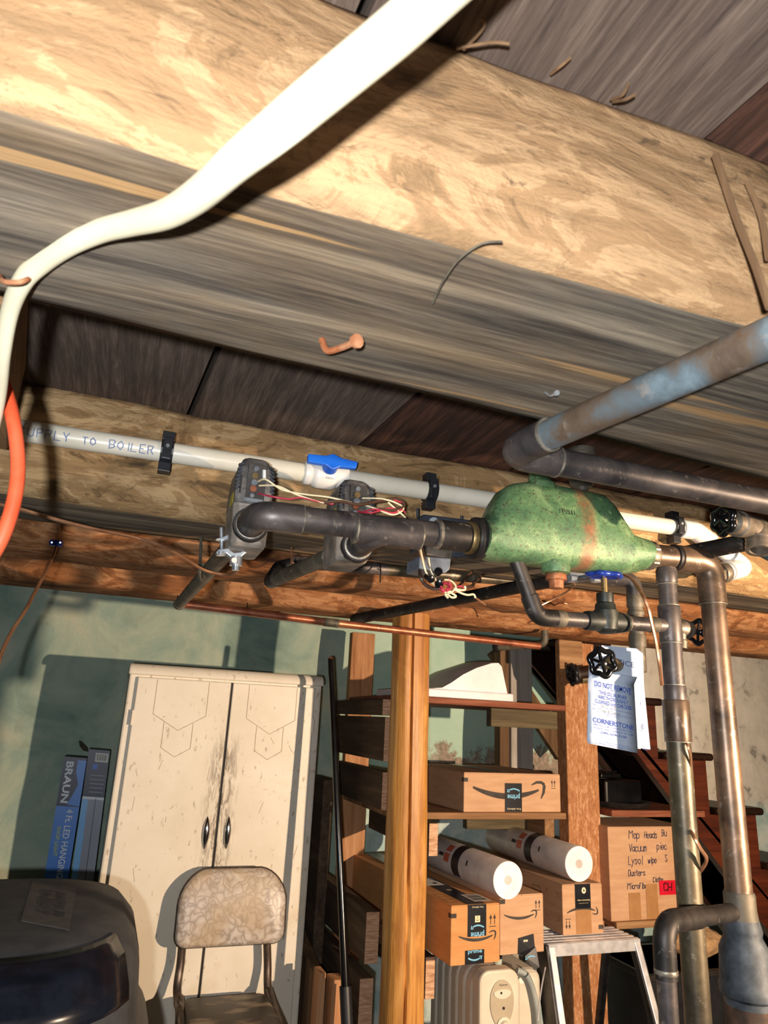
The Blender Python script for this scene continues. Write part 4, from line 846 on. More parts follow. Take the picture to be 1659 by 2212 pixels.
# ---- branch pipes to the back
pa = thing('heating_branch_pipe', 'dusty branch pipe slanting from the left zone valve to the wall line', 'pipe', atz(440, 1250, 0.24))
A0 = Vector((zx1 - 0.012, 0.99, ZC + 0.232)); A1 = atz(388, 1304, 0.247)
MB().tube([A0, A1], 0.0132, 20).build('pipe', 'cu_dust', pa); MB().lathe(A1 - (A1 - A0).normalized() * 0.02, (A1 - A0), [(0, 0.0142), (0.03, 0.0142), (0.036, 0.010)], 18).build('elbow', 'cu_dust', pa)
wp = thing('wall_line_pipe', 'red copper pipe running low along the far wall', 'pipe', A1)
B1 = at(715, 1345, A1.y + 0.02); B2 = at(1165, 1396, A1.y + 0.06)
MB().tube([A1, B1], 0.0098, 16).build('pipe', 'cu_red', wp); MB().tube([B1, B2], 0.0098, 16).build('pipe', 'cu_red', wp)
ring(B1, B2 - B1, 0.0112, 0.04, 'cu_dust', wp)
pb = thing('heating_branch_pipe', 'dusty branch pipe doubling back from the middle zone valve', 'pipe', atz(640, 1230, 0.235))
P0 = Vector((zx2 - 0.015, 0.985, ZC + 0.232)); P1 = atz(590, 1254, 0.236); P2 = at(628, 1213, 1.36); P3 = at(1205, 1262, 1.36)
MB().tube([P0, P1], 0.0125, 20).build('pipe', 'cu_dust', pb); MB().tube(fillet([P0.lerp(P1, 0.92), P1 + (P1 - P0).normalized() * 0.014, P2 + Vector((-0.022, 0.0, -0.014)), P2 + Vector((0.02, 0, 0))], 0.02, 8), 0.0135, 18).build('return_bend', 'cu_black', pb)
MB().tube([P2, P2.lerp(P3, 0.33)], 0.0128, 18).build('pipe', 'cu_dark', pb); MB().tube([P2.lerp(P3, 0.33), P3], 0.0128, 18).build('pipe', 'cu_olive', pb)
def hanger(label, px, py_top, py, y, rr_, mat='cu_wire', r=0.0016):
    a = at(px - 2, py_top, y); c_ = at(px, py, y); pts = [a]
    for k in range(9):
        th = math.pi - math.pi * 1.5 * k / 8; pts.append(c_ + Vector((0.35 * rr_ * math.cos(th), -rr_ * math.cos(th) * -1, -rr_ * abs(math.sin(th)) if th > 0 else rr_ * 0.6)))
    return tag(MB().tube(smooth_path(pts, 3), r, 6).build('pipe_hanger', mat), label, 'hanger', 'wire pipe hangers')
hanger('copper strap hanger around the left slanting branch pipe', 437, 1158, 1232, 1.2, 0.017, 'cu_dust', 0.003)
hanger('copper wire hanger around the doubled back branch pipe', 632, 1182, 1228, 1.15, 0.017, 'cu_wire', 0.0018)
hanger('dark wire hook under the olive copper pipe', 822, 1212, 1240, 1.34, 0.017, 'iron_dark', 0.0014)
hanger('small dark wire hanger at the start of the red wall pipe', 386, 1286, 1302, 1.78, 0.014, 'iron_dark', 0.0012)
hanger('tiny wire hook midway along the red wall pipe', 536, 1302, 1318, 1.79, 0.012, 'iron_dark', 0.0012)
# ground clamp and wires
gc = thing('ground_clamp', 'shiny zinc pipe clamp hanging under the left zone valve', 'clamp', at(508, 1190, 1.04))
YG = 0.945
MB().prism([at(467, 1192, YG), at(472, 1186, YG), at(492, 1184, YG), at(506, 1194, YG), at(522, 1192, YG), at(530, 1183, YG), at(544, 1184, YG), at(543, 1190, YG), at(531, 1194, YG), at(520, 1204, YG), at(500, 1204, YG), at(488, 1194, YG), at(470, 1198, YG)], (0, 0.012, 0)).build('lower_jaw', 'steel', gc, bevel=0.001)
MB().prism([at(466, 1164, YG), at(480, 1160, YG), at(498, 1152, YG), at(496, 1164, YG), at(484, 1168, YG)], (0, 0.012, 0)).build('upper_jaw', 'steel', gc, bevel=0.001)
MB().cyl(at(478, 1140, YG + 0.006), at(479, 1192, YG + 0.006), 0.0026, seg=10).build('bolt', 'steel', gc)
for a, b, r_ in (((477, 1192), (477, 1200), 0.006), ((536, 1186), (536, 1194), 0.0055), ((510, 1203), (509, 1222), 0.0085), ((509, 1222), (509, 1232), 0.005), ((509, 1219), (509, 1223), 0.0035)):
    MB().cyl(at(a[0], a[1], YG + 0.004), at(b[0], b[1], YG + 0.004), r_, seg=12).build('screw', 'steel', gc)
MB().cyl(at(506, 1210, YG - 0.006), at(506, 1210, YG - 0.001), 0.0035, seg=10).build('set_screw', 'cu_red', gc)
tag(wire('ground_wire', [at(-10, 1088, 0.98), at(45, 1100, 0.99), at(120, 1122, 1.0), at(200, 1142, 1.02), at(290, 1161, 1.04), at(350, 1180, 1.06), at(400, 1207, 1.09), at(445, 1233, 1.12), at(490, 1241, 1.12), at(512, 1232, 1.08), at(520, 1215, 1.05)], 0.0026, 'cu_wire'), 'bare copper ground wire sagging from the left edge to the pipe clamp', 'wire')
tag(wire('copper_tube', [at(122, 1122, 1.58), at(128, 1140, 1.60), at(126, 1172, 1.60), at(120, 1185, 1.58), at(105, 1222, 1.5), at(80, 1270, 1.45), at(55, 1318, 1.4), at(25, 1365, 1.38), at(2, 1415, 1.36), at(-15, 1480, 1.35)], 0.0032, 'cu_wire'), 'thin bent copper tube hanging down the left edge of the wall', 'tube')
bs = thing('cable_staple', 'blue plastic staple pinning the copper tube to the joist', 'staple', at(121, 1174, 1.60))
MB().box(at(121, 1174, 1.585), (0.026, 0.016, 0.012)).build('bridge', 'blue_enamel', bs, bevel=0.003)
for dx in (-9, 9): MB().cyl(at(121 + dx, 1172, 1.575), at(121 + dx, 1172, 1.63), 0.002, seg=8).build('nail', 'steel', bs)
tag(wire('capillary_tube', [at(1028, 1292, 0.88), at(1058, 1312, 0.9), at(1085, 1321, 0.92), at(1120, 1322, 0.95), at(1150, 1315, 0.97), at(1190, 1297, 0.97), at(1225, 1278, 0.95), at(1242, 1262, 0.93)], 0.0016, 'cu_wire'), 'thin copper capillary looping below the green separator', 'tube')
tag(wire('capillary_tube', [at(1340, 1238, 0.92), at(1365, 1250, 0.87), at(1385, 1280, 0.82), at(1400, 1312, 0.81), at(1408, 1345, 0.81), at(1417, 1385, 0.81), at(1424, 1430, 0.81), at(1430, 1480, 0.82)], 0.0026, 'cu_wire'), 'copper capillary curving down in front of the slim riser', 'tube')
tag(wire('capillary_tube', [at(1472, 1598, 0.85), at(1484, 1608, 0.83), at(1492, 1640, 0.83), at(1488, 1665, 0.84), at(1480, 1682, 0.86)], 0.0018, 'cu_wire'), 'small copper loop bulging beside the slim riser coupling', 'tube')
tag(wire('capillary_tube', [at(1484, 1780, 0.87), at(1495, 1800, 0.83), at(1512, 1832, 0.82), at(1526, 1855, 0.82), at(1518, 1875, 0.83), at(1500, 1895, 0.86)], 0.0026, 'cu_wire'), 'larger copper loop bulging beside the lower slim riser', 'tube')
tag(wire('capillary_tube', [at(1140, 1345, 1.9), at(1180, 1330, 1.8), at(1195, 1310, 1.7), at(1215, 1302, 1.6), at(1235, 1310, 1.6)], 0.0022, 'cu_wire'), 'fine copper tube among dark joists beyond the bypass pipe', 'tube')
pf = thing('pump_flange', 'grey cast pump flange with bolts behind the rusty drain plug', 'flange', at(1255, 1245, 0.93))
MB().prism([at(1216, 1228, 0.915), at(1224, 1222, 0.915), at(1290, 1226, 0.915), at(1296, 1236, 0.915), at(1290, 1250, 0.915), at(1222, 1248, 0.915)], (0, 0.05, 0)).build('flange', 'cast_grey', pf, bevel=0.002)
for px in (1237, 1286): MB().lathe(at(px, 1244, 0.91), (0, 0, -1), [(0, 0.0085), (0.010, 0.0085), (0.011, 0.005)], 6).build('bolt', 'steel', pf)

# ================================================================== LOG POST
def log_post():
    t = thing('log_post', 'honey coloured round log post with a long vertical crack', 'post', (0.818, 1.98, 0))
    x0, y0, H = 0.818, 1.985, ZC + 0.318; n, m = 72, 90; rings = []
    ca = math.atan2(-1.985, -0.818) + 0.12
    for i in range(m + 1):
        z = H * i / m; rr = []
        for k in range(n):
            th = 2 * math.pi * k / n; r = 0.0565 + 0.006 * (1 - z / H) + 0.0035 * noise.noise(Vector((math.cos(th) * 1.5, math.sin(th) * 1.5, z * 2.2))) + 0.0022 * noise.noise(Vector((math.cos(th) * 5, math.sin(th) * 5, z * 4)))
            wob = 0.10 * noise.noise(Vector((0, 3, z * 2.5))) + 0.03 * noise.noise(Vector((0, 9, z * 14)))
            d = abs((th - ca - wob + math.pi) % (2 * math.pi) - math.pi); r -= 0.016 * max(0, 1 - d / 0.075)
            d2 = abs((th - ca - 0.62 - wob * 0.6 + math.pi) % (2 * math.pi) - math.pi); r -= 0.006 * max(0, 1 - d2 / 0.06) * (1 if z > 1.15 else 0.2)
            rr.append(Vector((x0 + r * math.cos(th) + 0.008 * math.sin(z * 2.1), y0 + r * math.sin(th), z)))
        rings.append(rr)
    MB().loft(rings).build('trunk', 'post', t)
log_post()

# ================================================================== LUMBER SHELF
sh = thing('lumber_shelf', 'rough storage shelf nailed together from old planks and studs', 'shelf', (1.2, 2.35, 0))
yN, yF = 2.10, 2.63
def lum(a, b, mat, name, bev=0.003): return MB().lo(V(*a), V(*b)).build(name, mat, sh, bevel=bev)
def side_slat(z0, z1, x0=0.785, x1=0.825, mat='dark_y'):
    s_ = lum((x0, yN, z0), (x1, yF, z1), mat, 'side_plank')
    MB().lo(V(x0 + 0.0005, yN - 0.0015, z0 + 0.0005), V(x1 - 0.0005, yN + 0.0005, z1 - 0.0005)).build('end_grain', 'endgrain', s_)
side_slat(0.018, 0.066, 0.775, 0.832); side_slat(-0.117, 0.013); side_slat(-0.255, -0.148); side_slat(-0.655, -0.525, 0.755, 0.795); side_slat(-0.82, -0.69, 0.745, 0.785); side_slat(-1.05, -0.92, 0.745, 0.785)
lum((0.83, yF - 0.002, -ZC), (0.925, yF + 0.036, 0.33), 'pine_z', 'back_upright')
lum((0.70, 2.44, -0.92), (0.735, 2.62, -0.20), 'dark_y', 'side_panel')
lum((1.546, 2.25, -ZC), (1.680, 2.31, 0.32), 'stud', 'front_stud')
lum((1.508, 2.224, 0.215), (1.61, 2.249, 0.322), 'pine_x', 'nailer_block')
lum((1.50, 2.56, -ZC), (1.60, 2.60, 0.33), 'greywood', 'back_stud'); lum((1.455, 2.57, -ZC), (1.497, 2.62, 0.33), 'log_small', 'back_stud')
for z, x1 in ((0.082, 1.455), (-0.262, 1.445), (-0.612, 1.445)):
    for k in range(3): lum((0.832, 2.115 + k * 0.175, z - 0.02), (x1 if z > -0.5 else (1.27 if k < 2 else 1.45), 2.115 + (k + 1) * 0.175 - 0.004, z), 'ply_edge' if z > 0 else 'pine_x', 'shelf_board')
for z in (-0.262, -0.612):
    for k in range(3): lum((1.684, 2.19 + k * 0.15, z - 0.022), (2.10, 2.19 + (k + 1) * 0.15 - 0.004, z), 'ply_edge' if z > -0.3 else 'pine_x', 'shelf_board')
lum((1.18, 2.145, 0.0), (1.44, 2.18, 0.060), 'olive_x', 'rail'); lum((1.25, 2.45, -0.36), (1.54, 2.485, -0.285), 'olive_x', 'rail'); lum((1.50, 2.33, -0.37), (1.54, 2.55, -0.284), 'pine', 'cleat')
for z0, z1 in ((-0.375, -0.285), (-0.74, -0.635)):
    c_ = lum((0.925, 2.06, z0), (0.955, 2.6, z1), 'dark_y', 'cleat'); MB().lo(V(0.926, 2.0585, z0 + 0.001), V(0.954, 2.0605, z1 - 0.001)).build('end_grain', 'endgrain', c_)
# loose boards leaning between cabinet and shelf
for k, (px0, px1, pyt, y, lab) in enumerate(((690, 705, 2102, 2.16, 'slim board leaning beside the cabinet'), (718, 745, 2118, 2.12, 'short sawn board with pale end next to the black rod'))):
    a = at(px0, pyt, y); b = at(px1, pyt, y); tag(MB().lo((a.x, y, 0), (b.x, y + 0.06, a.z)).build('loose_board', 'pine_z', None, bevel=0.003), lab, 'board', 'loose boards by the shelf')
t = thing('wedge_board', 'dark wide board with lit front edge beside the cabinet foot', 'board', (0.63, 2.2, 0))
MB().hexa([Vector(p) for p in ((0.662, 2.26, 0), (0.695, 2.26, 0), (0.695, 2.6, 0), (0.662, 2.6, 0), (0.662, 2.26, ZC - 0.735), (0.695, 2.26, ZC - 0.735), (0.695, 2.62, ZC - 0.66), (0.662, 2.62, ZC - 0.66))]).build('board', 'log_small', t)

# ================================================================== CARTONS
class Fr:
    def __init__(s, o, ang): s.o = Vector(o); s.r = Vector((math.cos(ang), math.sin(ang), 0)); s.b = Vector((-math.sin(ang), math.cos(ang), 0)); s.z = Vector((0, 0, 1))
    def p(s, u, v, w_): return s.o + s.r * u + s.b * v + s.z * w_
    def front(s, off=0.0008): return lambda u, v: s.p(u, -off, v)
    def top(s, h, off=0.0008): return lambda u, v: s.p(u, v, h + off)
    def left(s, off=0.0008): return lambda u, v: s.p(-off, u, v)
def fbox(fr, u0, u1, v0, v1, w0, w1): return MB().hexa([fr.p(u0, v0, w0), fr.p(u1, v0, w0), fr.p(u1, v1, w0), fr.p(u0, v1, w0), fr.p(u0, v0, w1), fr.p(u1, v0, w1), fr.p(u1, v1, w1), fr.p(u0, v1, w1)])
def carton(name, label, fr, w_, d, h, mat, group=None, flaps=True):
    t = thing(name, label, 'box', fr.p(w_ / 2, d / 2, 0), group)
    fbox(fr, 0, w_, 0, d, 0, h - 0.003).build('body', mat, t, bevel=0.002)
    if flaps:
        fbox(fr, 0.001, w_ / 2 - 0.0006, 0.001, d - 0.001, h - 0.003, h).build('top_flap', mat, t, bevel=0.0008); fbox(fr, w_ / 2 + 0.0006, w_ - 0.001, 0.001, d - 0.001, h - 0.003, h).build('top_flap', mat, t, bevel=0.0008)
    return t
def smile(fm, cu, cv, w_, parent, mat='print', flip=1):
    mb = MB(); pts = []; wd = []
    for k in range(21):
        t_ = k / 20; x = -0.5 + 0.90 * t_; y = -0.42 * (0.25 - (x + 0.02) ** 2) + 0.03; pts.append((cu + x * w_, cv + flip * y * w_)); wd.append(w_ * (0.014 + 0.052 * math.sin(math.pi * min(1, t_ * 0.93 + 0.04)) ** 0.8))
    ribbon(pts, wd, fm, mb)
    a = [(0.30, 0.055), (0.37, 0.085), (0.44, 0.085), (0.475, 0.060)]; ribbon([(cu + x * w_, cv + flip * y * w_) for x, y in a], [w_ * q for q in (0.012, 0.03, 0.034, 0.034)], fm, mb)
    a = [(0.470, 0.085), (0.480, 0.04), (0.468, -0.03), (0.43, -0.10)]; ribbon([(cu + x * w_, cv + flip * y * w_) for x, y in a], [w_ * q for q in (0.02, 0.042, 0.036, 0.010)], fm, mb)
    return mb.build('smile_arrow', mat, parent)
def up_arrows(fm, cu, cv, s_, parent, flip=1):
    mb = MB()
    for dx in (-0.28, 0.28):
        ribbon([(cu + dx * s_, cv - flip * 0.5 * s_), (cu + dx * s_, cv + flip * 0.3 * s_)], 0.09 * s_, fm, mb); ribbon([(cu + dx * s_, cv + flip * 0.15 * s_), (cu + dx * s_, cv + flip * 0.62 * s_)], [0.40 * s_, 0.01 * s_], fm, mb)
    ribbon([(cu - 0.5 * s_, cv - flip * 0.72 * s_), (cu + 0.5 * s_, cv - flip * 0.72 * s_)], 0.09 * s_, fm, mb)
    return mb.build('up_arrows', 'print', parent)
def mini_smile(fm, cu, cv, w_, parent, flip, mat='print_cyan'):
    mb = MB(); pts = [(cu + flip * (-0.5 + 0.9 * k / 10) * w_, cv + flip * (-0.55 * (0.25 - (-0.5 + 0.95 * k / 10) ** 2)) * w_) for k in range(11)]
    ribbon(pts, [w_ * 0.09] * 9 + [w_ * 0.07, w_ * 0.04], fm, mb); ribbon([(cu + flip * 0.32 * w_, cv + flip * 0.05 * w_), (cu + flip * 0.5 * w_, cv + flip * 0.06 * w_), (cu + flip * 0.45 * w_, cv - flip * 0.12 * w_)], w_ * 0.07, fm, mb)
    return mb.build('smile_mark', mat, parent)
def glyph_box(fm, cu, cv, s_, parent):
    mb = MB(); ribbon([(cu, cv - s_ * 0.5), (cu, cv + s_ * 0.5)], s_, fm, mb); o = mb.build('box_mark', 'print_cream', parent); m2 = MB(); f2 = lambda u, v: fm(u, v) + (fm(0, 0) - fm(0, 0)); ribbon([(cu, cv + s_ * 0.42), (cu, cv)], s_ * 0.08, lambda u, v: fm(u, v) + Vector((0, -0.0004, 0)), m2); ribbon([(cu - s_ * 0.3, cv - 0.1 * s_), (cu, cv - 0.25 * s_), (cu + s_ * 0.3, cv - 0.1 * s_)], s_ * 0.08, lambda u, v: fm(u, v) + Vector((0, -0.0004, 0)), m2); m2.build('box_mark_lines', 'tape', parent)
# upper shelf box
fr = Fr(V(1.072, 2.125, -0.262), 0.03); wU, hU = 0.366, 0.118
cb = carton('parcel_box', 'wide flat cardboard parcel on the middle shelf with large smile arrow', fr, wU, 0.42, hU, 'card', 'smile arrow parcels')
f1 = fr.front(); smile(f1, 0.170, 0.068, 0.275, cb); up_arrows(f1, 0.338, 0.087, 0.019, cb)
f1b = fr.front(0.0016); rect(f1b, 0.150, 0.001, 0.214, 0.086, 'tape', cb, 'black_tape'); f1c = fr.front(0.0022)
text('prime', f1c, 0.182, 0.048, 0.021, 0.047, 'print_cyan', cb, 0.02, rot=math.pi); mini_smile(f1c, 0.182, 0.064, 0.046, cb, -1); text('free delivery', f1c, 0.183, 0.010, 0.008, 0.052, 'print_cream', cb, 0.0, rot=math.pi)
mb = MB(); [mb.prism([f1b(0.150 + k * 0.0064, 0.086), f1b(0.1564 + k * 0.0064, 0.086), f1b(0.1532 + k * 0.0064, 0.0885)], (0, -0.0002, 0)) for k in range(10)]; mb.build('tape_teeth', 'tape', cb)
rect(f1, -0.0, 0.090, 0.014, 0.102, 'print', cb, 'corner_mark'); rect(fr.left(), 0.001, 0.090, 0.012, 0.102, 'print', cb, 'corner_mark')
rect(fr.top(hU), 0.150, 0.03, 0.195, 0.40, 'tape_clear', cb, 'clear_tape')
# lower long boxes
frA = Fr(at(973, 2071, 1.90), 0.055); hA = 0.128; wA = 0.153; frA.o.z = ZC - 0.612
hA = at(973, 1957, 1.90).z - frA.o.z
ca_ = carton('parcel_box', 'orange cardboard parcel with black prime tape, left on the lower shelf', frA, wA, 0.76, hA, 'card_or', 'smile arrow parcels')
f2 = frA.front(); smile(f2, 0.083, 0.066, 0.118, ca_); up_arrows(f2, 0.130, 0.103, 0.022, ca_); rect(f2, 0, hA - 0.03, 0.016, hA - 0.019, 'print', ca_, 'corner_mark'); rect(frA.left(), 0.001, hA - 0.03, 0.014, hA - 0.019, 'print', ca_, 'corner_mark')
f2b = frA.front(0.0015); rect(f2b, 0.051, 0.066, 0.109, hA, 'tape', ca_, 'black_tape'); f2c = frA.front(0.0022); rect(f2b, 0.044, 0.001, 0.103, 0.034, 'tape', ca_, 'black_tape')
text('prime', f2c, 0.081, 0.072, 0.018, 0.042, 'print_cyan', ca_, 0.02, rot=math.pi); mini_smile(f2c, 0.081, 0.087, 0.040, ca_, -1); glyph_box(f2c, 0.081, 0.108, 0.016, ca_)
text('free delivery', f2c, 0.081, hA - 0.006, 0.006, 0.036, 'print_cream', ca_, 0.0, rot=math.pi)
mini_smile(f2c, 0.074, 0.016, 0.042, ca_, 1); text('prime', f2c, 0.074, 0.030, 0.012, 0.044, 'print_cyan', ca_, 0.02)
ft = frA.top(hA, 0.0012); rect(ft, 0.051, 0.001, 0.109, 0.75, 'tape', ca_, 'black_tape'); rect(frA.top(hA, 0.002), 0.085, 0.02, 0.140, 0.10, 'label_white', ca_, 'shipping_label'); rect(frA.top(hA, 0.002), 0.02, 0.22, 0.10, 0.34, 'label_white', ca_, 'shipping_label')
mb = MB(); [ribbon([(0.09, 0.03 + 0.008 * k), (0.134, 0.03 + 0.008 * k)], 0.002 + 0.002 * (k % 3), frA.top(hA, 0.0026), mb) for k in range(8)]; mb.build('barcode', 'print', ca_)
mb = MB(); [ribbon([(0.008, 0.03 + 0.03 * k), (0.040, 0.03 + 0.03 * k)], 0.0015, frA.top(hA, 0.0012), mb) for k in range(4)]; [ribbon([(u, 0.03), (u, 0.12)], 0.0015, frA.top(hA, 0.0012), mb) for u in (0.008, 0.040)]; mb.build('print_frame', 'print', ca_)
for k, v_ in enumerate((0.03, 0.12, 0.2)): glyph_box(frA.top(hA, 0.002), 0.08, 0.13 + v_, 0.014, ca_)
frB = Fr(at(1080, 2050, 1.955), 0.05); frB.o.z = ZC - 0.612; hB = at(1080, 1938, 1.955).z - frB.o.z + 0.004; wB = 0.148
cB_ = carton('parcel_box', 'plain tan parcel with torn black tape between the other two', frB, wB, 0.60, hB, 'card', 'smile arrow parcels')
f3 = frB.front(); smile(f3, 0.070, 0.098, 0.112, cB_); up_arrows(f3, 0.128, 0.122, 0.020, cB_); rect(f3, 0.0, hB - 0.022, 0.017, hB - 0.010, 'print', cB_, 'corner_mark')
MB().add([frB.p(0.058, -0.0016, 0.0), frB.p(0.112, -0.012, -0.004), frB.p(0.112, -0.004, 0.030), frB.p(0.112, -0.0016, 0.048), frB.p(0.06, -0.0016, 0.040)], [(0, 1, 2, 3, 4)], 0, False).build('black_tape', 'tape', cB_)
MB().add([frB.p(0.058, -0.002, 0.001), frB.p(0.112, -0.012, 0.018), frB.p(0.116, -0.022, -0.030), frB.p(0.100, -0.020, -0.038), frB.p(0.075, -0.012, -0.004)], [(0, 1, 2, 3, 4)], 0, False).build('peeled_tape', 'tape', cB_)
glyph_box(frB.front(0.004), 0.083, 0.028, 0.014, cB_); mini_smile(frB.front(0.016), 0.092, -0.008, 0.036, cB_, -1)
frC = Fr(at(1222, 2022, 2.04), 0.01); frC.o.z = ZC - 0.598; frC.o.x = at(1215, 1950, 2.04).x; hC = at(1215, 1911, 2.04).z - frC.o.z; wC = 0.148
cC_ = carton('parcel_box', 'long tan parcel with round play symbol tape resting on the ladder top', frC, wC, 0.55, hC, 'card', 'smile arrow parcels')
f4 = frC.front(); smile(f4, 0.073, 0.064, 0.115, cC_, 'print', -1); rect(frC.front(0.0006), 0.047, 0.001, 0.104, 0.07, 'tape_brown', cC_, 'brown_tape'); up_arrows(f4, 0.018, 0.030, 0.020, cC_, -1); rect(f4, wC - 0.018, 0.012, wC, 0.024, 'print', cC_, 'corner_mark')
f4b = frC.front(0.0014); rect(f4b, 0.046, 0.072, 0.103, hC, 'tape', cC_, 'black_tape'); f4c = frC.front(0.0022); cc_ = (0.078, hC - 0.018)
MB().add([f4c(cc_[0] + 0.008 * math.cos(k * 0.3142), cc_[1] + 0.009 * math.sin(k * 0.3142)) for k in range(20)], [tuple(range(20))], 0, False).build('round_mark', 'print_cream', cC_)
MB().add([frC.front(0.0028)(cc_[0] + a, cc_[1] + b) for a, b in ((-0.002, -0.004), (0.004, 0), (-0.002, 0.004))], [(0, 1, 2)], 0, False).build('play_mark', 'tape', cC_)
text('video streaming', f4c, 0.076, 0.095, 0.006, 0.046, 'print_cream', cC_, 0.01); text('Included, only for members', f4c, 0.076, 0.0865, 0.0028, 0.036, 'print_cream', cC_)
fl = frC.left(); mb = MB(); [ribbon([(0.12, 0.072 + 0.012 * k), (0.165, 0.072 + 0.012 * k)], 0.0014, fl, mb) for k in range(4)]; [ribbon([(u, 0.072), (u, 0.108)], 0.0014, fl, mb) for u in (0.12, 0.165)]; mb.build('print_frame', 'print', cC_)
mb = MB(); [ribbon(q_, 0.0014, fl, mb) for q_ in ([(0.02, 0.045), (0.02, 0.035), (0.032, 0.035)], [(0.09, 0.045), (0.09, 0.035), (0.078, 0.035)], [(0.02, 0.10), (0.02, 0.11), (0.032, 0.11)], [(0.09, 0.10), (0.09, 0.11), (0.078, 0.11)])]; mb.build('corner_brackets', 'print', cC_)
# handwritten box
frM = Fr(at(1321, 1990, 2.2), 0.015); frM.o.z = ZC - 0.612; wM = 0.365; hM = at(1321, 1786, 2.2).z - frM.o.z
cm = carton('moving_box', 'tall cardboard box with handwritten list and red tape', frM, wM, 0.24, hM, 'card', None)
fM = frM.front(0.001)
def hw(body, px, py, s_): u0 = (at(px, py, 2.2) - frM.o).dot(frM.r); v0 = at(px, py, 2.2).z - frM.o.z; strokes(body, fM, u0, v0, s_, 0.0022, 'marker', cm, 0.06, jit=0.035, adv=0.62, xs=0.62)
hw('Mop', 1359, 1812, 0.026); hw('Heads', 1393, 1811, 0.022); hw('Bu', 1431, 1807, 0.022); hw('Vacuum', 1360, 1840, 0.024); hw('piec', 1420, 1836, 0.024); hw('Lysol', 1358, 1868, 0.026); hw('wipe', 1401, 1865, 0.020); hw('S', 1438, 1862, 0.024)
hw('Dusters', 1358, 1893, 0.020); hw('Microfiber', 1356, 1921, 0.0185); hw('Cloths', 1412, 1906, 0.0155)
u0 = (at(1426, 1930, 2.2) - frM.o).dot(frM.r); v0 = at(1426, 1934, 2.2).z - frM.o.z; rect(frM.front(0.0016), u0, v0, wM - 0.0005, v0 + 0.046, 'red_tape', cm, 'red_tape'); strokes('CH', frM.front(0.0024), u0 + 0.018, v0 + 0.012, 0.026, 0.003, 'tape', cm)
rect(frM.front(0.0012), 0.075, 0.002, 0.125, 0.085, 'tape_brown', cm, 'brown_tape'); rect(frM.front(0.0012), 0.150, 0.002, 0.20, 0.11, 'tape_brown', cm, 'brown_tape')
# white rolls
def roll(label, a, b, r):
    t = thing('wrap_roll', label, 'roll', a, 'white wrapped rolls'); a = Vector(a); b = Vector(b); d = (b - a).normalized(); L = (b - a).length
    MB().tube([a, a + d * 0.002, b - d * 0.002, b], [r * 0.985, r, r, r * 0.985], 40).build('roll', 'foam', t)
    MB().lathe(a - d * 0.0012, d, [(0, r * 0.98), (0.0012, r * 0.985)], 40).build('end_face', 'foam_end', t); MB().lathe(a - d * 0.0018, d, [(0, r * 0.25), (0.001, r * 0.25)], 20).build('core_plug', 'foam', t)
    side = d.cross(Vector((0, 0, 1))).normalized(); upv_ = side.cross(d)
    def arc(s0, s1, a0, a1, mat, name):
        n = 12; vs = []
        for k in range(n + 1):
            th = a0 + (a1 - a0) * k / n; o2 = (side * -math.cos(th) + upv_ * math.sin(th)) * (r + 0.0008); vs += [a + d * s0 + o2, a + d * s1 + o2]
        MB().add(vs, [(2 * k, 2 * k + 1, 2 * k + 3, 2 * k + 2) for k in range(n)]).build(name, mat, t)
    arc(0.20, 0.245, -0.7, 2.0, 'roll_black', 'black_band'); arc(0.262, 0.295, 0.0, 0.5, 'roll_red', 'red_patch'); arc(0.262, 0.295, 0.62, 1.1, 'roll_red', 'red_patch'); arc(0.148, 0.156, 0.2, 0.5, 'roll_black', 'small_mark'); arc(0.30, 0.33, 0.25, 0.45, 'roll_black', 'barcode')
    return t
ra = at(1097, 1905, 1.935); ra.z = ZC - 0.612 + hA + 0.051; roll('white wrapped roll lying on the orange parcel, left of two', ra, ra + frA.b * 0.62 + Vector((0.0, 0, 0)), 0.050)
rb = at(1250, 1855, 2.06); rb.z = ZC - 0.598 + hC + 0.0535; roll('white wrapped roll beside the stud, right of two', rb, rb + Vector((0.0, 0.52, 0.0)), 0.0525)
# white hooded lid on the top shelf
ld = thing('bin_lid', 'white plastic swing bin lid lying on the top shelf', 'lid', V(1.15, 2.3, 0.082))
def lid_poly(y, s_=1.0):
    base = [(1108, 1496), (1098, 1492), (1084, 1440), (1076, 1433), (1050, 1436), (1015, 1452), (980, 1470), (950, 1485), (935, 1490)]
    return [at(px, py, y) for px, py in base]
yl0, yl1 = 2.17, 2.52
pl = [(at(1096, 1495, yl0).x, 0.112), (at(1084, 1441, yl0).x, 0.203), (at(1077, 1434, yl0).x, 0.215), (at(1062, 1436, yl0).x, 0.212), (at(1030, 1450, yl0).x, 0.192), (at(1000, 1467, yl0).x, 0.165), (at(975, 1483, yl0).x, 0.135), (at(955, 1492, yl0).x, 0.116), (at(935, 1494, yl0).x, 0.112)]
ringsL = []
for k, (yy_, sc_) in enumerate(((yl0, 0.97), (yl0 + 0.012, 1.0), (yl0 + 0.12, 1.10), (yl0 + 0.22, 1.10), (yl1 - 0.012, 1.0), (yl1, 0.95))):
    ringsL.append([V(px + (0.02 if k in (0, 5) else 0) * 0, yy_, 0.112 + (pz - 0.112) * sc_) for px, pz in pl] + [V(pl[-1][0] - 0.06, yy_, 0.110), V(pl[-1][0] - 0.06, yy_, 0.100), V(pl[0][0], yy_, 0.100)])
MB().loft(ringsL).build('hood', 'lid', ld)
MB().lo(V(pl[-1][0] - 0.07, yl0 - 0.012, 0.083), V(at(1106, 1505, yl0).x, yl1 + 0.012, 0.111)).build('rim', 'lid', ld, bevel=0.005)
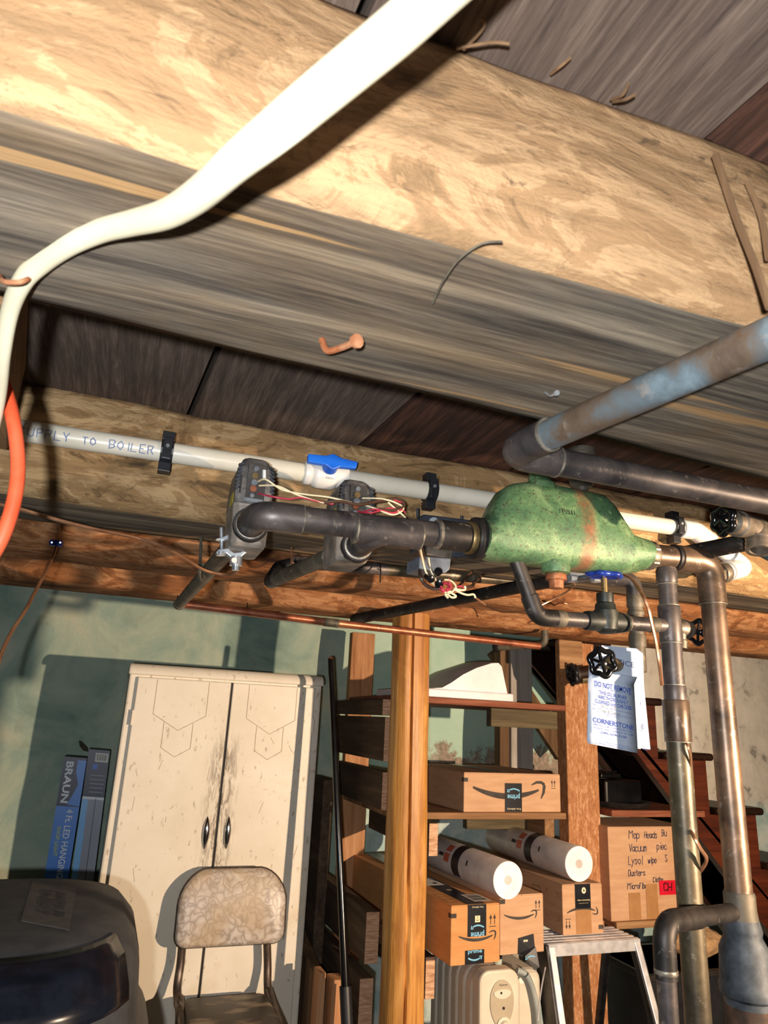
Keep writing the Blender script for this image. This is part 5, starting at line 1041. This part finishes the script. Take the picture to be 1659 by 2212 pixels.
# things right of the stud on the middle shelf
tr = thing('round_tray', 'dusty dark round tray on the middle shelf', 'tray', V(1.80, 2.30, -0.26)); MB().lathe(V(1.80, 2.30, -0.260), (0, 0, 1), [(0, 0.10), (0.004, 0.105), (0.02, 0.118), (0.021, 0.114), (0.006, 0.10), (0.005, 0.0)], 36).build('pan', 'iron_dark', tr)
bk = thing('black_appliance', 'small black glossy appliance standing in the round tray', 'appliance', V(1.78, 2.29, -0.252)); MB().lo(V(1.70, 2.24, -0.253), V(1.86, 2.36, -0.165)).build('body', 'black_gloss', bk, bevel=0.008); MB().lo(V(1.69, 2.25, -0.160), V(1.78, 2.36, -0.145)).build('lid', 'black_gloss', bk, bevel=0.004); MB().cyl(V(1.70, 2.24, -0.14), V(1.75, 2.24, -0.137), 0.004).build('handle', 'black_gloss', bk)
spn = thing('cord_spool', 'black flanged spool with brown barrel hung on the stud', 'spool', at(1240, 1455, 2.2)); s0_ = at(1240, 1457, 2.2); sx_ = at(1282, 1452, 2.19); sdv = (sx_ - s0_)
MB().tube([s0_, s0_ + sdv], 0.027, 22).build('barrel', 'tread', spn); wheel('flange', s0_ - sdv * 0.1, sdv, 0.034, 0.006, 'black_plastic', spn, 6, 6); ring(s0_ + sdv * 0.05, sdv, 0.037, 0.012, 'iron_dark', spn, 'rim'); MB().tube([s0_ + sdv * 0.3 + Vector((0, -0.004, -0.02)), s0_ + sdv * 0.95 + Vector((0, -0.004, -0.02))], 0.016, 14).build('green_wrap', 'green', spn)

# ================================================================== CABINET
cb2 = thing('metal_cabinet', 'cream painted two door metal wardrobe cabinet with scuffed doors', 'cabinet', V(0.34, 2.52, -ZC))
yC = 2.35; cx0, cx1 = 0.022, 0.652; dC = 0.36; zT = 0.138
MB().lo((cx0 + 0.004, yC + 0.012, 0.0), (cx1 - 0.004, yC + dC, ZC + zT - 0.02)).build('body', 'cream', cb2, bevel=0.006)
n = 10; prof = [(yC + 0.0, zT - 0.035)] + [(yC + 0.0 + 0.03 - 0.03 * math.cos(math.pi / 2 * k / n), zT - 0.03 + 0.03 * math.sin(math.pi / 2 * k / n)) for k in range(n + 1)] + [(yC + dC, zT), (yC + dC, zT - 0.035)]
MB().prism([V(cx0, y_, z_) for y_, z_ in prof], (cx1 - cx0, 0, 0)).build('top_cap', 'cream', cb2, bevel=0.008, bseg=3)
xm = (cx0 + cx1) / 2 + 0.006
for xa, xb, s_ in ((cx0 + 0.030, xm - 0.0035, 1), (xm + 0.0035, cx1 - 0.030, -1)):
    d_ = MB().lo((xa, yC - 0.004, 0.08), (xb, yC + 0.012, ZC + zT - 0.042)).build('door', 'cream', cb2, bevel=0.003)
    hx = xb - 0.028 if s_ == 1 else xa + 0.030
    hz0 = at(445, 1825, yC).z; hz1 = at(450, 1772, yC).z; hm = (hz0 + hz1) / 2; hl = (hz1 - hz0) / 2 + 0.012; rr_ = []
    hs = MB(); rings = []
    for k in range(13):
        u = -1 + k / 6.0; wd_ = 0.0105 * (1 - u * u) ** 0.8 + 0.0008; pr = 0.013 * (1 - u * u) ** 0.7 + 0.001
        rings.append([Vector((hx + wd_ * math.cos(th), yC - 0.004 - max(0, math.sin(th)) * pr, hm + u * hl)) for th in [math.pi * j / 10 for j in range(11)]])
    hs.loft(rings).build('handle', 'chrome', d_)
    # art deco pressed outlines
    W0 = xb - xa; cxm = (xa + xb) / 2 - 0.005; fmd = lambda u, v: Vector((u, yC - 0.0048, v + ZC)); mb = MB()
    for hw_, z0_, z1_, tip in ((0.080, zT - 0.046, -0.012, -0.058), (0.044, -0.035, -0.110, -0.136)):
        ribbon([(cxm - hw_, z0_), (cxm - hw_, z1_)], 0.0014, fmd, mb); ribbon([(cxm - hw_, z1_), (cxm, tip)], 0.0014, fmd, mb); ribbon([(cxm, tip), (cxm + hw_, z1_)], 0.0014, fmd, mb); ribbon([(cxm + hw_, z1_), (cxm + hw_, z0_)], 0.0014, fmd, mb)
    mb.build('pressed_outline', 'cream_line', d_)
    rs_ = random.Random(3 + s_); mb = MB()
    for k in range(14):
        u, v = rs_.uniform(xa + 0.02, xb - 0.02), rs_.uniform(-0.5, 0.02); a_ = rs_.uniform(-1.6, 1.6); l_ = rs_.uniform(0.008, 0.05); ribbon([(u, v), (u + l_ * 0.3 * math.cos(a_), v + l_ * math.sin(a_))], 0.0009, fmd, mb)
    mb.build('scratches', 'cream_line', d_)
    hxn = xa - 0.001 if s_ == 1 else xb + 0.001
    for z_ in (at(290, 1550, yC).z, ZC - 0.9): MB().cyl((hxn, yC - 0.004, z_ - 0.022), (hxn, yC - 0.004, z_ + 0.022), 0.0035, seg=10).build('hinge', 'cream', d_)
MB().lo((xm - 0.004, yC + 0.004, 0.08), (xm + 0.004, yC + 0.0125, ZC + zT - 0.042)).build('door_gap', 'gap', cb2)
# ================================================================== LIGHT CARTONS BESIDE IT
def tall_box(name, label, p_top0, p_top1, p_bot0, p_bot1, y, dep, mat, group):
    a, b = at(*p_top0, y), at(*p_top1, y); c_, d_ = at(*p_bot0, y), at(*p_bot1, y)
    dirv = ((c_ + d_) - (a + b)).normalized(); L = (a.z - 0.02) / -dirv.z
    w_ = (b - a); t = thing(name, label, 'box', a + dirv * L, group)
    R = w_.normalized(); D = dirv; N = Vector((0, 1, 0)); Wd = w_.length
    P = lambda u, v, q=0: a + R * u + D * v + N * q
    MB().hexa([P(0, L), P(Wd, L), P(Wd, L, dep), P(0, L, dep), P(0, 0), P(Wd, 0), P(Wd, 0, dep), P(0, 0, dep)]).build('carton', mat, t, bevel=0.001)
    return t, P, Wd, L
lb, P, Wd, L = tall_box('light_carton', 'blue four foot shop light carton lettered down its length', (139, 1634), (188, 1638), (96, 1890), (149, 1890), 2.66, 0.10, 'box_side', 'shop light cartons')
fq = lambda off: (lambda u, v: P(u, v, -off))
rect(fq(0.0006), 0.0, 0.0, Wd, 0.152, 'box_navy', lb, 'dark_panel'); rect(fq(0.0006), 0.0, 0.152, Wd, L - 0.1, 'box_blue', lb, 'blue_panel')
MB().add([P(Wd * q, v, -0.0009) for q, v in ((0.62, 0.008), (1, 0.008), (1, 0.150), (0.45, 0.146), (0.80, 0.085), (0.62, 0.045))], [(0, 1, 2, 3, 4, 5)], 0, False).build('blue_flash', 'box_blue', lb)
fv = lambda off: (lambda u, v: P(v, u, -off))                      # reading downwards: u along the length, v across
ff = fv(0.0014); fdown = lambda u, v: P(Wd - v, u, -0.0014) 
def down(body, vc, uc, h_, w_, mat, bold=0.0): text(body, (lambda u, v: P(vc - (-v), uc + u, -0.0014)) if False else (lambda u, v: P(vc + v, uc + u, -0.0014)), 0, 0, h_, w_, mat, lb, bold)
down('BRAUN', Wd * 0.30, 0.078, 0.023, 0.128, 'txt_white', 0.03); down('4 Ft. LED HANGING', Wd * 0.62, 0.262, 0.020, 0.204, 'txt_white', 0.01); down('SHOP LIGHT', Wd * 0.28, 0.257, 0.012, 0.088, 'txt_lime', 0.01); down('5000', Wd * 0.70, 0.420, 0.026, 0.098, 'txt_lime', 0.03); down('LUMENS', Wd * 0.32, 0.41, 0.012, 0.07, 'txt_white')
lb2, P, Wd, L = tall_box('light_carton', 'second shop light carton with tube picture, against the cabinet', (192, 1618), (238, 1622), (152, 1895), (204, 1905), 2.66, 0.10, 'box_side', 'shop light cartons')
rect(lambda u, v: P(u, v, -0.0006), 0, 0, Wd, 0.152, 'box_navy', lb2, 'dark_panel'); rect(lambda u, v: P(u, v, -0.0006), 0, 0.152, Wd * 0.28, L - 0.1, 'box_sky', lb2, 'blue_panel'); rect(lambda u, v: P(u, v, -0.0006), Wd * 0.28, 0.152, Wd, L - 0.1, 'box_grey', lb2, 'tube_picture'); rect(lambda u, v: P(u, v, -0.0010), Wd * 0.60, 0.152, Wd * 0.63, L - 0.1, 'box_navy', lb2, 'tube_line'); rect(lambda u, v: P(u, v, -0.0010), 0.0, 0.148, Wd, 0.156, 'txt_white', lb2, 'white_bar')
rect(lambda u, v: P(u, v, -0.0012), Wd * 0.35, 0.010, Wd * 0.95, 0.038, 'label_white', lb2, 'barcode_label'); mb = MB(); Pq = P; [ribbon([(Wd * 0.40 + 0.004 * k, 0.013), (Wd * 0.40 + 0.004 * k, 0.034)], 0.001 + 0.001 * (k % 2), lambda u, v: Pq(u, v, -0.0018), mb) for k in range(9)]; mb.build('barcode', 'print', lb2)
rect(lambda u, v: P(u, v, -0.0012), Wd * 0.28, 0.045, Wd * 0.50, 0.062, 'blue', lb2, 'blue_mark')
for k in range(5): rect(lambda u, v: P(u, v, -0.0012), Wd * 0.25, 0.080 + 0.013 * k, Wd * 0.9, 0.082 + 0.013 * k, 'box_grey', lb2, 'small_print')
lf = at(180, 1615, 2.70); tag(MB().prism([at(170, 1600, 2.79), at(176, 1602, 2.79), at(188, 1614, 2.79), at(191, 1624, 2.79), at(180, 1622, 2.79), at(172, 1612, 2.79)], (0, 0.012, 0)).build('dry_leaf', 'leaf', None, bevel=0.002), 'small dark dry leaf stuck to the wall above the light carton', 'leaf')
# ================================================================== BLACK ROD
rd = thing('black_rod', 'long glossy black rod leaning between cabinet and shelf', 'rod', V(0.78, 2.0, -1.5)); ra_ = at(714, 1424, 2.22); rb_ = at(746, 2130, 2.06); rv = (rb_ - ra_); L_ = (ra_.z - 0.01) / -(rv.normalized().z)
MB().tube([ra_, ra_ + rv * 1.0], [0.0092, 0.0115], 18).build('shaft', 'black_gloss', rd); MB().lathe(ra_, -rv, [(0, 0.0092), (0.004, 0.008), (0.007, 0.004)], 18).build('cap', 'cu_red', rd)
MB().tube([ra_ + rv, ra_ + rv.normalized() * L_], [0.0165, 0.0165], 18).build('lower_tube', 'black_plastic', rd)
# ================================================================== CHAIR
ch = thing('kitchen_chair', 'old kitchen chair with cracked vinyl back and worn dark seat', 'chair', V(0.38, 2.0, -ZC))
yB = 2.285; bx0, bx1 = at(383, 1960, yB).x, at(614, 1960, yB).x; bz0, bz1 = at(500, 2040, yB).z, at(500, 1888, yB).z
def rounded(n_, hw_, hh, r1, r2):
    pts = []
    for cx_, cz_, a0, r_ in ((hw_ - r1, hh - r1, 0, r1), (-hw_ + r1, hh - r1, 90, r1), (-hw_ + r2, -hh + r2, 180, r2), (hw_ - r2, -hh + r2, 270, r2)):
        for k in range(n_ + 1): a_ = math.radians(a0 + 90 * k / n_); pts.append((cx_ + r_ * math.cos(a_), cz_ + r_ * math.sin(a_)))
    return pts
hw_, hh = (bx1 - bx0) / 2, (bz1 - bz0) / 2; out = rounded(8, hw_, hh, 0.075, 0.035); bc = ((bx0 + bx1) / 2, (bz0 + bz1) / 2)
rings = []
for q, s_ in ((-0.016, 0.86), (-0.013, 0.95), (-0.006, 0.99), (0.004, 1.0), (0.012, 0.985), (0.018, 0.94)):
    rings.append([Vector((bc[0] + x * s_, yB + q + 0.05 * ((x / hw_) ** 2 - 0.5) * -0.5 + (z / hh) * 0.012, bc[1] + z * s_ + 0.016 * (1 - (x / hw_) ** 2) * (1 if z > 0 else 0.2))) for x, z in out])
bkr = MB().loft(rings).build('backrest', 'vinyl', ch)
piping = [Vector((bc[0] + x, yB + 0.004 + 0.05 * ((x / hw_) ** 2 - 0.5) * -0.5 + (z / hh) * 0.012, bc[1] + z + 0.016 * (1 - (x / hw_) ** 2) * (1 if z > 0 else 0.2))) for x, z in out]; MB().tube(piping + [piping[0]], 0.0035, 8, False).build('piping', 'tube_brown', bkr)
tl = [at(395, 2020, yB + 0.015), at(390, 2080, yB + 0.015), at(383, 2130, yB), at(384, 2165, yB - 0.03), at(386, 2230, yB - 0.12)]; trp = [at(576, 2010, yB + 0.015), at(578, 2080, yB + 0.015), at(578, 2125, yB), at(582, 2165, yB - 0.03), at(600, 2230, yB - 0.12)]
for q in (tl, trp): MB().tube(smooth_path(q + [Vector((q[-1].x, q[-1].y - 0.02, 0.4)), Vector((q[-1].x, q[-1].y - 0.06, 0.0))], 5), 0.0115, 14).build('frame_tube', 'tube_brown', ch)
sx0, sx1 = at(397, 2155, yB - 0.02).x, at(570, 2150, yB - 0.02).x; sz = at(490, 2148, yB - 0.02).z
so = rounded(5, (sx1 - sx0) / 2 + 0.006, 0.15, 0.03, 0.03); cx_ = (sx0 + sx1) / 2
rings = [[Vector((cx_ + x * s_, yB - 0.165 + y_ * s_, sz + q)) for x, y_ in so] for q, s_ in ((-0.05, 0.95), (-0.045, 0.99), (-0.012, 1.0), (-0.003, 0.97), (0.0, 0.90))]
MB().loft(rings).build('seat', 'seat', ch)
for x in (sx0 - 0.012, sx1 + 0.014):
    MB().tube(smooth_path([Vector((x, yB - 0.02, sz + 0.004)), Vector((x, yB - 0.10, sz - 0.012)), Vector((x, yB - 0.24, sz - 0.03)), Vector((x, yB - 0.32, sz - 0.06))], 5), 0.011, 12, flat=0.6).build('side_rail', 'tube_brown', ch)
    MB().tube([Vector((x, yB - 0.31, sz - 0.05)), Vector((x, yB - 0.37, 0.0))], 0.0115, 12).build('leg', 'tube_brown', ch)
MB().tube([Vector((sx0 - 0.012, yB - 0.36, 0.3)), Vector((sx1 + 0.014, yB - 0.36, 0.3))], 0.009, 10).build('stretcher', 'tube_brown', ch)
# ================================================================== BIN
bn = thing('trash_bin', 'large black plastic trash bin with dusty swing lid at lower left', 'bin', V(-0.17, 1.48, -ZC))
bx, by_ = -0.185, 1.45; zt_ = -0.335
def sup(hx, hy, z, n_=56, e=0.62, oy=0.0, ox=0.0):
    pts = []
    for k in range(n_):
        th = 2 * math.pi * k / n_; c_, s_ = math.cos(th), math.sin(th); pts.append(V(bx + ox + hx * abs(c_) ** e * (1 if c_ > 0 else -1), by_ + oy + hy * abs(s_) ** e * (1 if s_ > 0 else -1), z))
    return pts
MB().loft([sup(0.25, 0.27, -ZC + 0.0), sup(0.29, 0.315, -0.72), sup(0.292, 0.318, -0.56), sup(0.312, 0.336, -0.545), sup(0.314, 0.338, -0.512), sup(0.300, 0.325, -0.505)]).build('barrel', 'black_plastic', bn)
MB().loft([sup(0.292, 0.318, -0.515), sup(0.290, 0.316, -0.47), sup(0.283, 0.305, -0.40), sup(0.272, 0.285, -0.365, oy=0.01), sup(0.250, 0.250, -0.343, oy=0.03), sup(0.20, 0.20, -0.335, oy=0.04)]).build('lid', 'bin_dusty', bn)
# front flap of the lid, smooth and glossy
vs = []; nx, nz = 30, 12; LR = [(-0.42, 0.286, 0.308, 0.0), (-0.40, 0.283, 0.305, 0.0), (-0.365, 0.272, 0.285, 0.01), (-0.3455, 0.254, 0.254, 0.027)]
for i in range(nx + 1):
    for k in range(nz + 1):
        u = -0.93 + 1.86 * i / nx; v = k / nz; z_ = -0.42 + 0.0745 * v
        for A_, B_ in zip(LR, LR[1:]):
            if A_[0] <= z_ <= B_[0] + 1e-9: t_ = (z_ - A_[0]) / (B_[0] - A_[0]); hx_, hy_, oy_ = (A_[j] + (B_[j] - A_[j]) * t_ for j in (1, 2, 3)); break
        vs.append(V(bx + u * hx_, by_ + oy_ - (hy_ + 0.010) * max(0.0, 1 - abs(u) ** 3.226) ** 0.31, z_ + 0.004))
MB().add(vs, [(i * (nz + 1) + k, (i + 1) * (nz + 1) + k, (i + 1) * (nz + 1) + k + 1, i * (nz + 1) + k + 1) for i in range(nx) for k in range(nz)]).build('flap', 'bin_gloss', bn).modifiers.new('thick', 'SOLIDIFY').thickness = 0.006
MB().tube(smooth_path([V(bx - 0.22, by_ - 0.322, -0.428), V(bx - 0.05, by_ - 0.332, -0.430), V(bx + 0.12, by_ - 0.328, -0.426), V(bx + 0.20, by_ - 0.314, -0.416)], 5), 0.0032, 8).build('rim_trim', 'brass', bn)
zq = -0.3345; q4 = [atz(70, 1905, zq), atz(165, 1918, zq), atz(150, 2010, zq), atz(45, 1990, zq)]
MB().prism(q4, (0, 0, 0.0012)).build('label', 'bin_label', bn)
o4 = q4[0] + Vector((0, 0, 0.002)); ru = (q4[3] - q4[0]); rv_ = (q4[1] - q4[0]); fmb = lambda u, v: o4 + ru * u + rv_ * v
text('ANDUS', fmb, 0.5, 0.68, 0.22, 0.62, 'bin_dusty', bn, 0.03); text('ENERT', fmb, 0.5, 0.38, 0.22, 0.62, 'bin_dusty', bn, 0.03)
for a in ((252, 1965), (248, 2000)): p_ = atz(a[0], a[1], -0.352); MB().lo(p_ - Vector((0.006, 0.03, 0.004)), p_ + Vector((0.006, 0.03, 0.006))).build('catch', 'bin_gloss', bn, bevel=0.002)
# ================================================================== HEATER, APPLIANCE, LADDER
ht = thing('oil_heater', 'cream oil filled radiator heater with curved control panel', 'heater', V(1.07, 2.0, -1.3))
hy0 = 1.90; hx0, hx1 = at(1036, 2150, hy0).x, at(1122, 2150, hy0).x; hz1 = at(1075, 2096, hy0).z; hcx = (hx0 + hx1) / 2; hhw = (hx1 - hx0) / 2
def fin(y0, y1, hw2, zt2, mat, name, zb=0.30, r_=0.05):
    o2 = [(hcx - hw2, zb), (hcx + hw2, zb), (hcx + hw2, zt2 - r_)] + [(hcx + hw2 - r_ + r_ * math.cos(a), zt2 - r_ + r_ * math.sin(a)) for a in [math.pi / 2 * k / 5 for k in range(1, 6)]] + [(hcx - hw2 + r_ - r_ * math.sin(a), zt2 - r_ + r_ * math.cos(a)) for a in [math.pi / 2 * k / 5 for k in range(0, 6)]]
    return MB().prism([Vector((x, y0, z)) for x, z in o2], (0, y1 - y0, 0)).build(name, mat, ht, bevel=0.006)
fin(hy0, hy0 + 0.045, hhw, hz1, 'heater', 'control_housing', 0.30, 0.03)
for k in range(6): fin(hy0 + 0.052 + k * 0.045, hy0 + 0.090 + k * 0.045, hhw * 0.98, hz1 - 0.004, 'heater', 'fin', 0.32, 0.055)
MB().lo((hx0 + 0.01, hy0 + 0.05, 0.0), (hx1 - 0.01, hy0 + 0.30, 0.31)).build('base', 'heater_side', ht)
fh = lambda off: plane_map(Vector((hcx + 0.006, hy0 - off, hz1)), (1, 0, 0), (0, 0, 1))
po = [(0.036 * math.sin(a) * (1 + 0.10 * math.cos(a)), -0.078 + 0.056 * math.cos(a)) for a in [2 * math.pi * k / 28 for k in range(28)]]
pn = MB().prism([fh(0)(u, v) for u, v in po], (0, -0.003, 0)).build('panel', 'panel_tan', ht, bevel=0.001)
MB().prism([fh(0.003)(0.026 * math.cos(a), -0.052 + (0.008 if math.sin(a) > 0 else 0.014) * math.sin(a)) for a in [2 * math.pi * k / 20 for k in range(20)]], (0, -0.002, 0)).build('grip', 'heater', pn)
MB().lathe(fh(0.003)(0.004, -0.128), (0, -1, 0), [(0, 0.021), (0.004, 0.021), (0.005, 0.014), (0.012, 0.012)], 24).build('dial', 'heater', pn); MB().cyl(fh(0.004)(-0.004, -0.052), fh(0.006)(-0.004, -0.052), 0.003).build('button', 'iron_dark', pn); MB().cyl(fh(0.003)(0.004, -0.088), fh(0.005)(0.004, -0.088), 0.0035).build('lamp', 'iron_dark', pn)
text('Patton', fh(0.0036), 0.004, -0.034, 0.005, 0.024, 'iron_dark', pn)
dh = thing('dehumidifier', 'cream rounded appliance with grey band behind the radiator heater', 'appliance', V(1.27, 2.1, -1.3))
z_ = at(1150, 2088, 2.02).z; xa = at(1100, 2150, 2.02).x; xb = at(1163, 2150, 2.02).x
MB().lo((xa, 1.99, 0.0), (xb, 2.22, z_)).build('housing', 'heater', dh, bevel=0.03, bseg=4)
MB().tube(smooth_path([Vector((xa + 0.005, 1.985, z_ + 0.005)), Vector((xa + 0.035, 1.98, z_ - 0.01)), Vector((xa + 0.058, 1.975, z_ - 0.07)), Vector((xa + 0.066, 1.975, z_ - 0.16)), Vector((xa + 0.06, 1.975, z_ - 0.45))], 6), 0.009, 10).build('band', 'heater_side', dh)
jr = thing('small_jar', 'small pale jar standing behind the radiator heater', 'jar', at(1074, 2080, 2.2)); MB().lathe(at(1075, 2078, 2.05) + Vector((0, 0, -0.03)), (0, 0, 1), [(0, 0.012), (0.035, 0.0125), (0.04, 0.013)], 18).build('glass', 'jar', jr); MB().cyl(at(1075, 2078, 2.05) + Vector((0, 0, 0.01)), at(1075, 2078, 2.05) + Vector((0, 0, 0.016)), 0.0132).build('lid', 'iron_dark', jr)
jr.location = at(1075, 2078, 2.05)
for o in jr.children: o.matrix_parent_inverse = Matrix.Translation(-jr.location)
la = thing('step_ladder', 'aluminium step ladder with ribbed steps under the parcels', 'ladder', V(1.47, 1.9, -ZC))
lz = ZC - 0.602; lx0, lx1 = at(1184, 2032, 1.985).x, at(1382, 2028, 1.985).x; ly0, ly1 = 1.985, 2.13
MB().lo((lx0, ly0, lz - 0.006), (lx1, ly1, lz - 0.002)).build('top_plate', 'alu', la)
for k in range(6): MB().lo((lx0, ly0 + 0.004 + k * 0.0235, lz - 0.002), (lx1, ly0 + 0.016 + k * 0.0235, lz + 0.0005)).build('tread_rib', 'alu', la)
MB().lo((lx0, ly0 - 0.003, lz - 0.032), (lx1, ly0, lz)).build('front_lip', 'alu', la, bevel=0.001)
def legx(x0, x1, wd, y0, y1, mat, name, dp=0.03):
    return MB().hexa([Vector((x1 - wd / 2, y1, 0)), Vector((x1 + wd / 2, y1, 0)), Vector((x1 + wd / 2, y1 + dp, 0)), Vector((x1 - wd / 2, y1 + dp, 0)), Vector((x0 - wd / 2, y0, lz - 0.004)), Vector((x0 + wd / 2, y0, lz - 0.004)), Vector((x0 + wd / 2, y0 + dp, lz - 0.004)), Vector((x0 - wd / 2, y0 + dp, lz - 0.004))]).build(name, mat, la, bevel=0.002)
legx(lx0 + 0.012, lx0 - 0.02, 0.020, ly0 - 0.002, ly0 - 0.30, 'alu', 'front_rail', 0.012); legx(lx1 - 0.012, lx1 + 0.05, 0.020, ly0 - 0.002, ly0 - 0.30, 'alu', 'front_rail', 0.012)
legx(lx0 - 0.002, lx0 - 0.034, 0.006, ly0 + 0.004, ly0 - 0.294, 'alu_dark', 'side_web', 0.075); legx(lx1 + 0.002, lx1 + 0.064, 0.006, ly0 + 0.004, ly0 - 0.294, 'alu_dark', 'side_web', 0.06)
legx(lx0 + 0.02, lx0, 0.022, ly1 - 0.03, ly1 + 0.25, 'alu_dark', 'rear_leg', 0.02); legx(lx1 - 0.02, lx1 + 0.03, 0.022, ly1 - 0.03, ly1 + 0.25, 'alu_dark', 'rear_leg', 0.02)
MB().lo((lx0 + 0.01, ly1 - 0.012, lz - 0.05), (lx1 - 0.01, ly1, lz - 0.012)).build('rear_brace', 'alu', la)
for kz, yo in ((0.245, -0.08), (0.50, -0.16)):
    z_ = lz - kz; MB().lo((lx0 - 0.006, ly0 + yo, z_ - 0.006), (lx1 + 0.014, ly0 + yo + 0.10, z_)).build('step', 'alu', la)
    for k in range(4): MB().lo((lx0 - 0.004, ly0 + yo + 0.005 + k * 0.024, z_), (lx1 + 0.012, ly0 + yo + 0.017 + k * 0.024, z_ + 0.0025)).build('tread_rib', 'alu', la)
MB().tube(smooth_path([at(1178, 2090, 1.93), at(1172, 2120, 1.9), at(1166, 2160, 1.88), at(1162, 2205, 1.86)], 4), 0.0022, 8).build('pull_cord', 'alu', la)
# low clutter at the right
tb = thing('plastic_tub', 'dark square plastic tub at the lower right behind pipes', 'tub', V(1.95, 2.3, -ZC)); z_ = at(1420, 2105, 2.2).z
x_a, x_b = at(1398, 2110, 2.2).x, at(1450, 2110, 2.2).x; MB().lo((x_a, 2.2, 0), (x_b + 0.42, 2.5, z_)).build('body', 'black_plastic', tb, bevel=0.01); MB().lo((x_a - 0.005, 2.19, z_ - 0.02), (x_b + 0.425, 2.51, z_)).build('rim', 'iron_dark', tb, bevel=0.004)
bg = thing('paper_bag', 'crumpled brown paper bag on the dark tub between the pipes', 'bag', V(2.1, 2.3, z_ - ZC)); c_ = at(1535, 2130, 2.25)
rings = []
for i in range(9):
    ph = i / 8; r_ = 0.12 * math.sin(math.pi * (0.12 + 0.80 * ph)); rings.append([Vector((c_.x + r_ * math.cos(a) * (1 + 0.3 * noise.noise(Vector((a * 2, ph * 4, 1)))), 2.33 + r_ * math.sin(a) * 0.7, z_ + 0.004 + 0.11 * ph + 0.02 * noise.noise(Vector((a * 3, ph * 5, 7))))) for a in [2 * math.pi * k / 26 for k in range(26)]])
MB().loft(rings, sm=False).build('bag', 'soil', bg)

# ================================================================== STAIRS
stt = thing('stairs', 'red brown wooden basement stairs descending to the right', 'stairs', V(2.2, 2.6, -ZC))
yS = 2.44; run, rise = 0.247, 0.2105; nose0 = (2.139, 0.145)
poly = []
for k in range(-2, 7):
    xk = nose0[0] + run * k - 0.022; zk = nose0[1] - rise * k - 0.03
    poly += [(xk - run + 0.0, zk), (xk, zk)]
    poly += []
pts = []
for k in range(-2, 7):
    xk = nose0[0] + run * k - 0.022; zk = nose0[1] - rise * k - 0.03
    if zk < -ZC + 0.02: break
    pts += [(xk - run, zk), (xk, zk)]
last = pts[-1]
lo0, lo1 = (1.640, 0.335), (2.128, -0.204); sl = (lo1[1] - lo0[1]) / (lo1[0] - lo0[0])
xe = lo0[0] + (-ZC - lo0[1]) / sl
pts = pts + [(last[0], -ZC), (xe, -ZC), lo0]
pts[0] = (lo0[0], pts[0][1]) if pts[0][0] < lo0[0] else pts[0]
pts = [p for p in pts if p[1] < 0.44]
MB().prism([V(x, yS, z) for x, z in pts], (0, 0.035, 0)).build('stringer', 'stair', stt)
MB().prism([V(x, HW - 0.11, z) for x, z in pts], (0, 0.03, 0)).build('stringer', 'tread', stt)
for k in range(-2, 7):
    xk, zk = nose0[0] + run * k, nose0[1] - rise * k
    if zk < -ZC + 0.1 or zk > 0.43: continue
    MB().lo(V(xk - run - 0.01, yS - 0.03, zk - 0.030), V(xk, HW - 0.07, zk)).build('tread', 'tread', stt, bevel=0.012, bseg=3)
    MB().lo(V(xk - 0.03, yS + 0.036, zk - rise), V(xk - 0.012, HW - 0.08, zk - 0.031)).build('riser', 'tread', stt)
# dark back-diagonal brace under the stairs
a, b = at(1085, 1392, 2.70), at(1232, 1618, 2.70); dv = (b - a).normalized(); nn = Vector((dv.z, 0, -dv.x))
tag(MB().hexa([a, a + nn * 0.075, a + nn * 0.075 + Vector((0, 0.03, 0)), a + Vector((0, 0.03, 0)), b, b + nn * 0.075, b + nn * 0.075 + Vector((0, 0.03, 0)), b + Vector((0, 0.03, 0))]).build('diagonal_brace', 'log_small'), 'dark diagonal wooden brace behind the shelf, right of the white lid', 'brace')
gp = thing('short_pipe', 'short grey pipe with an elbow above the white lid', 'pipe', at(1170, 1385, 2.2)); MB().tube(fillet([at(1070, 1399, 2.25), at(1178, 1392, 2.1), at(1176, 1362, 2.1)], 0.03, 8), 0.0125, 16).build('pipe', 'cu_dust', gp); ring(at(1073, 1399, 2.245), at(1178, 1392, 2.1) - at(1070, 1399, 2.25), 0.017, 0.02, 'iron_dark', gp)
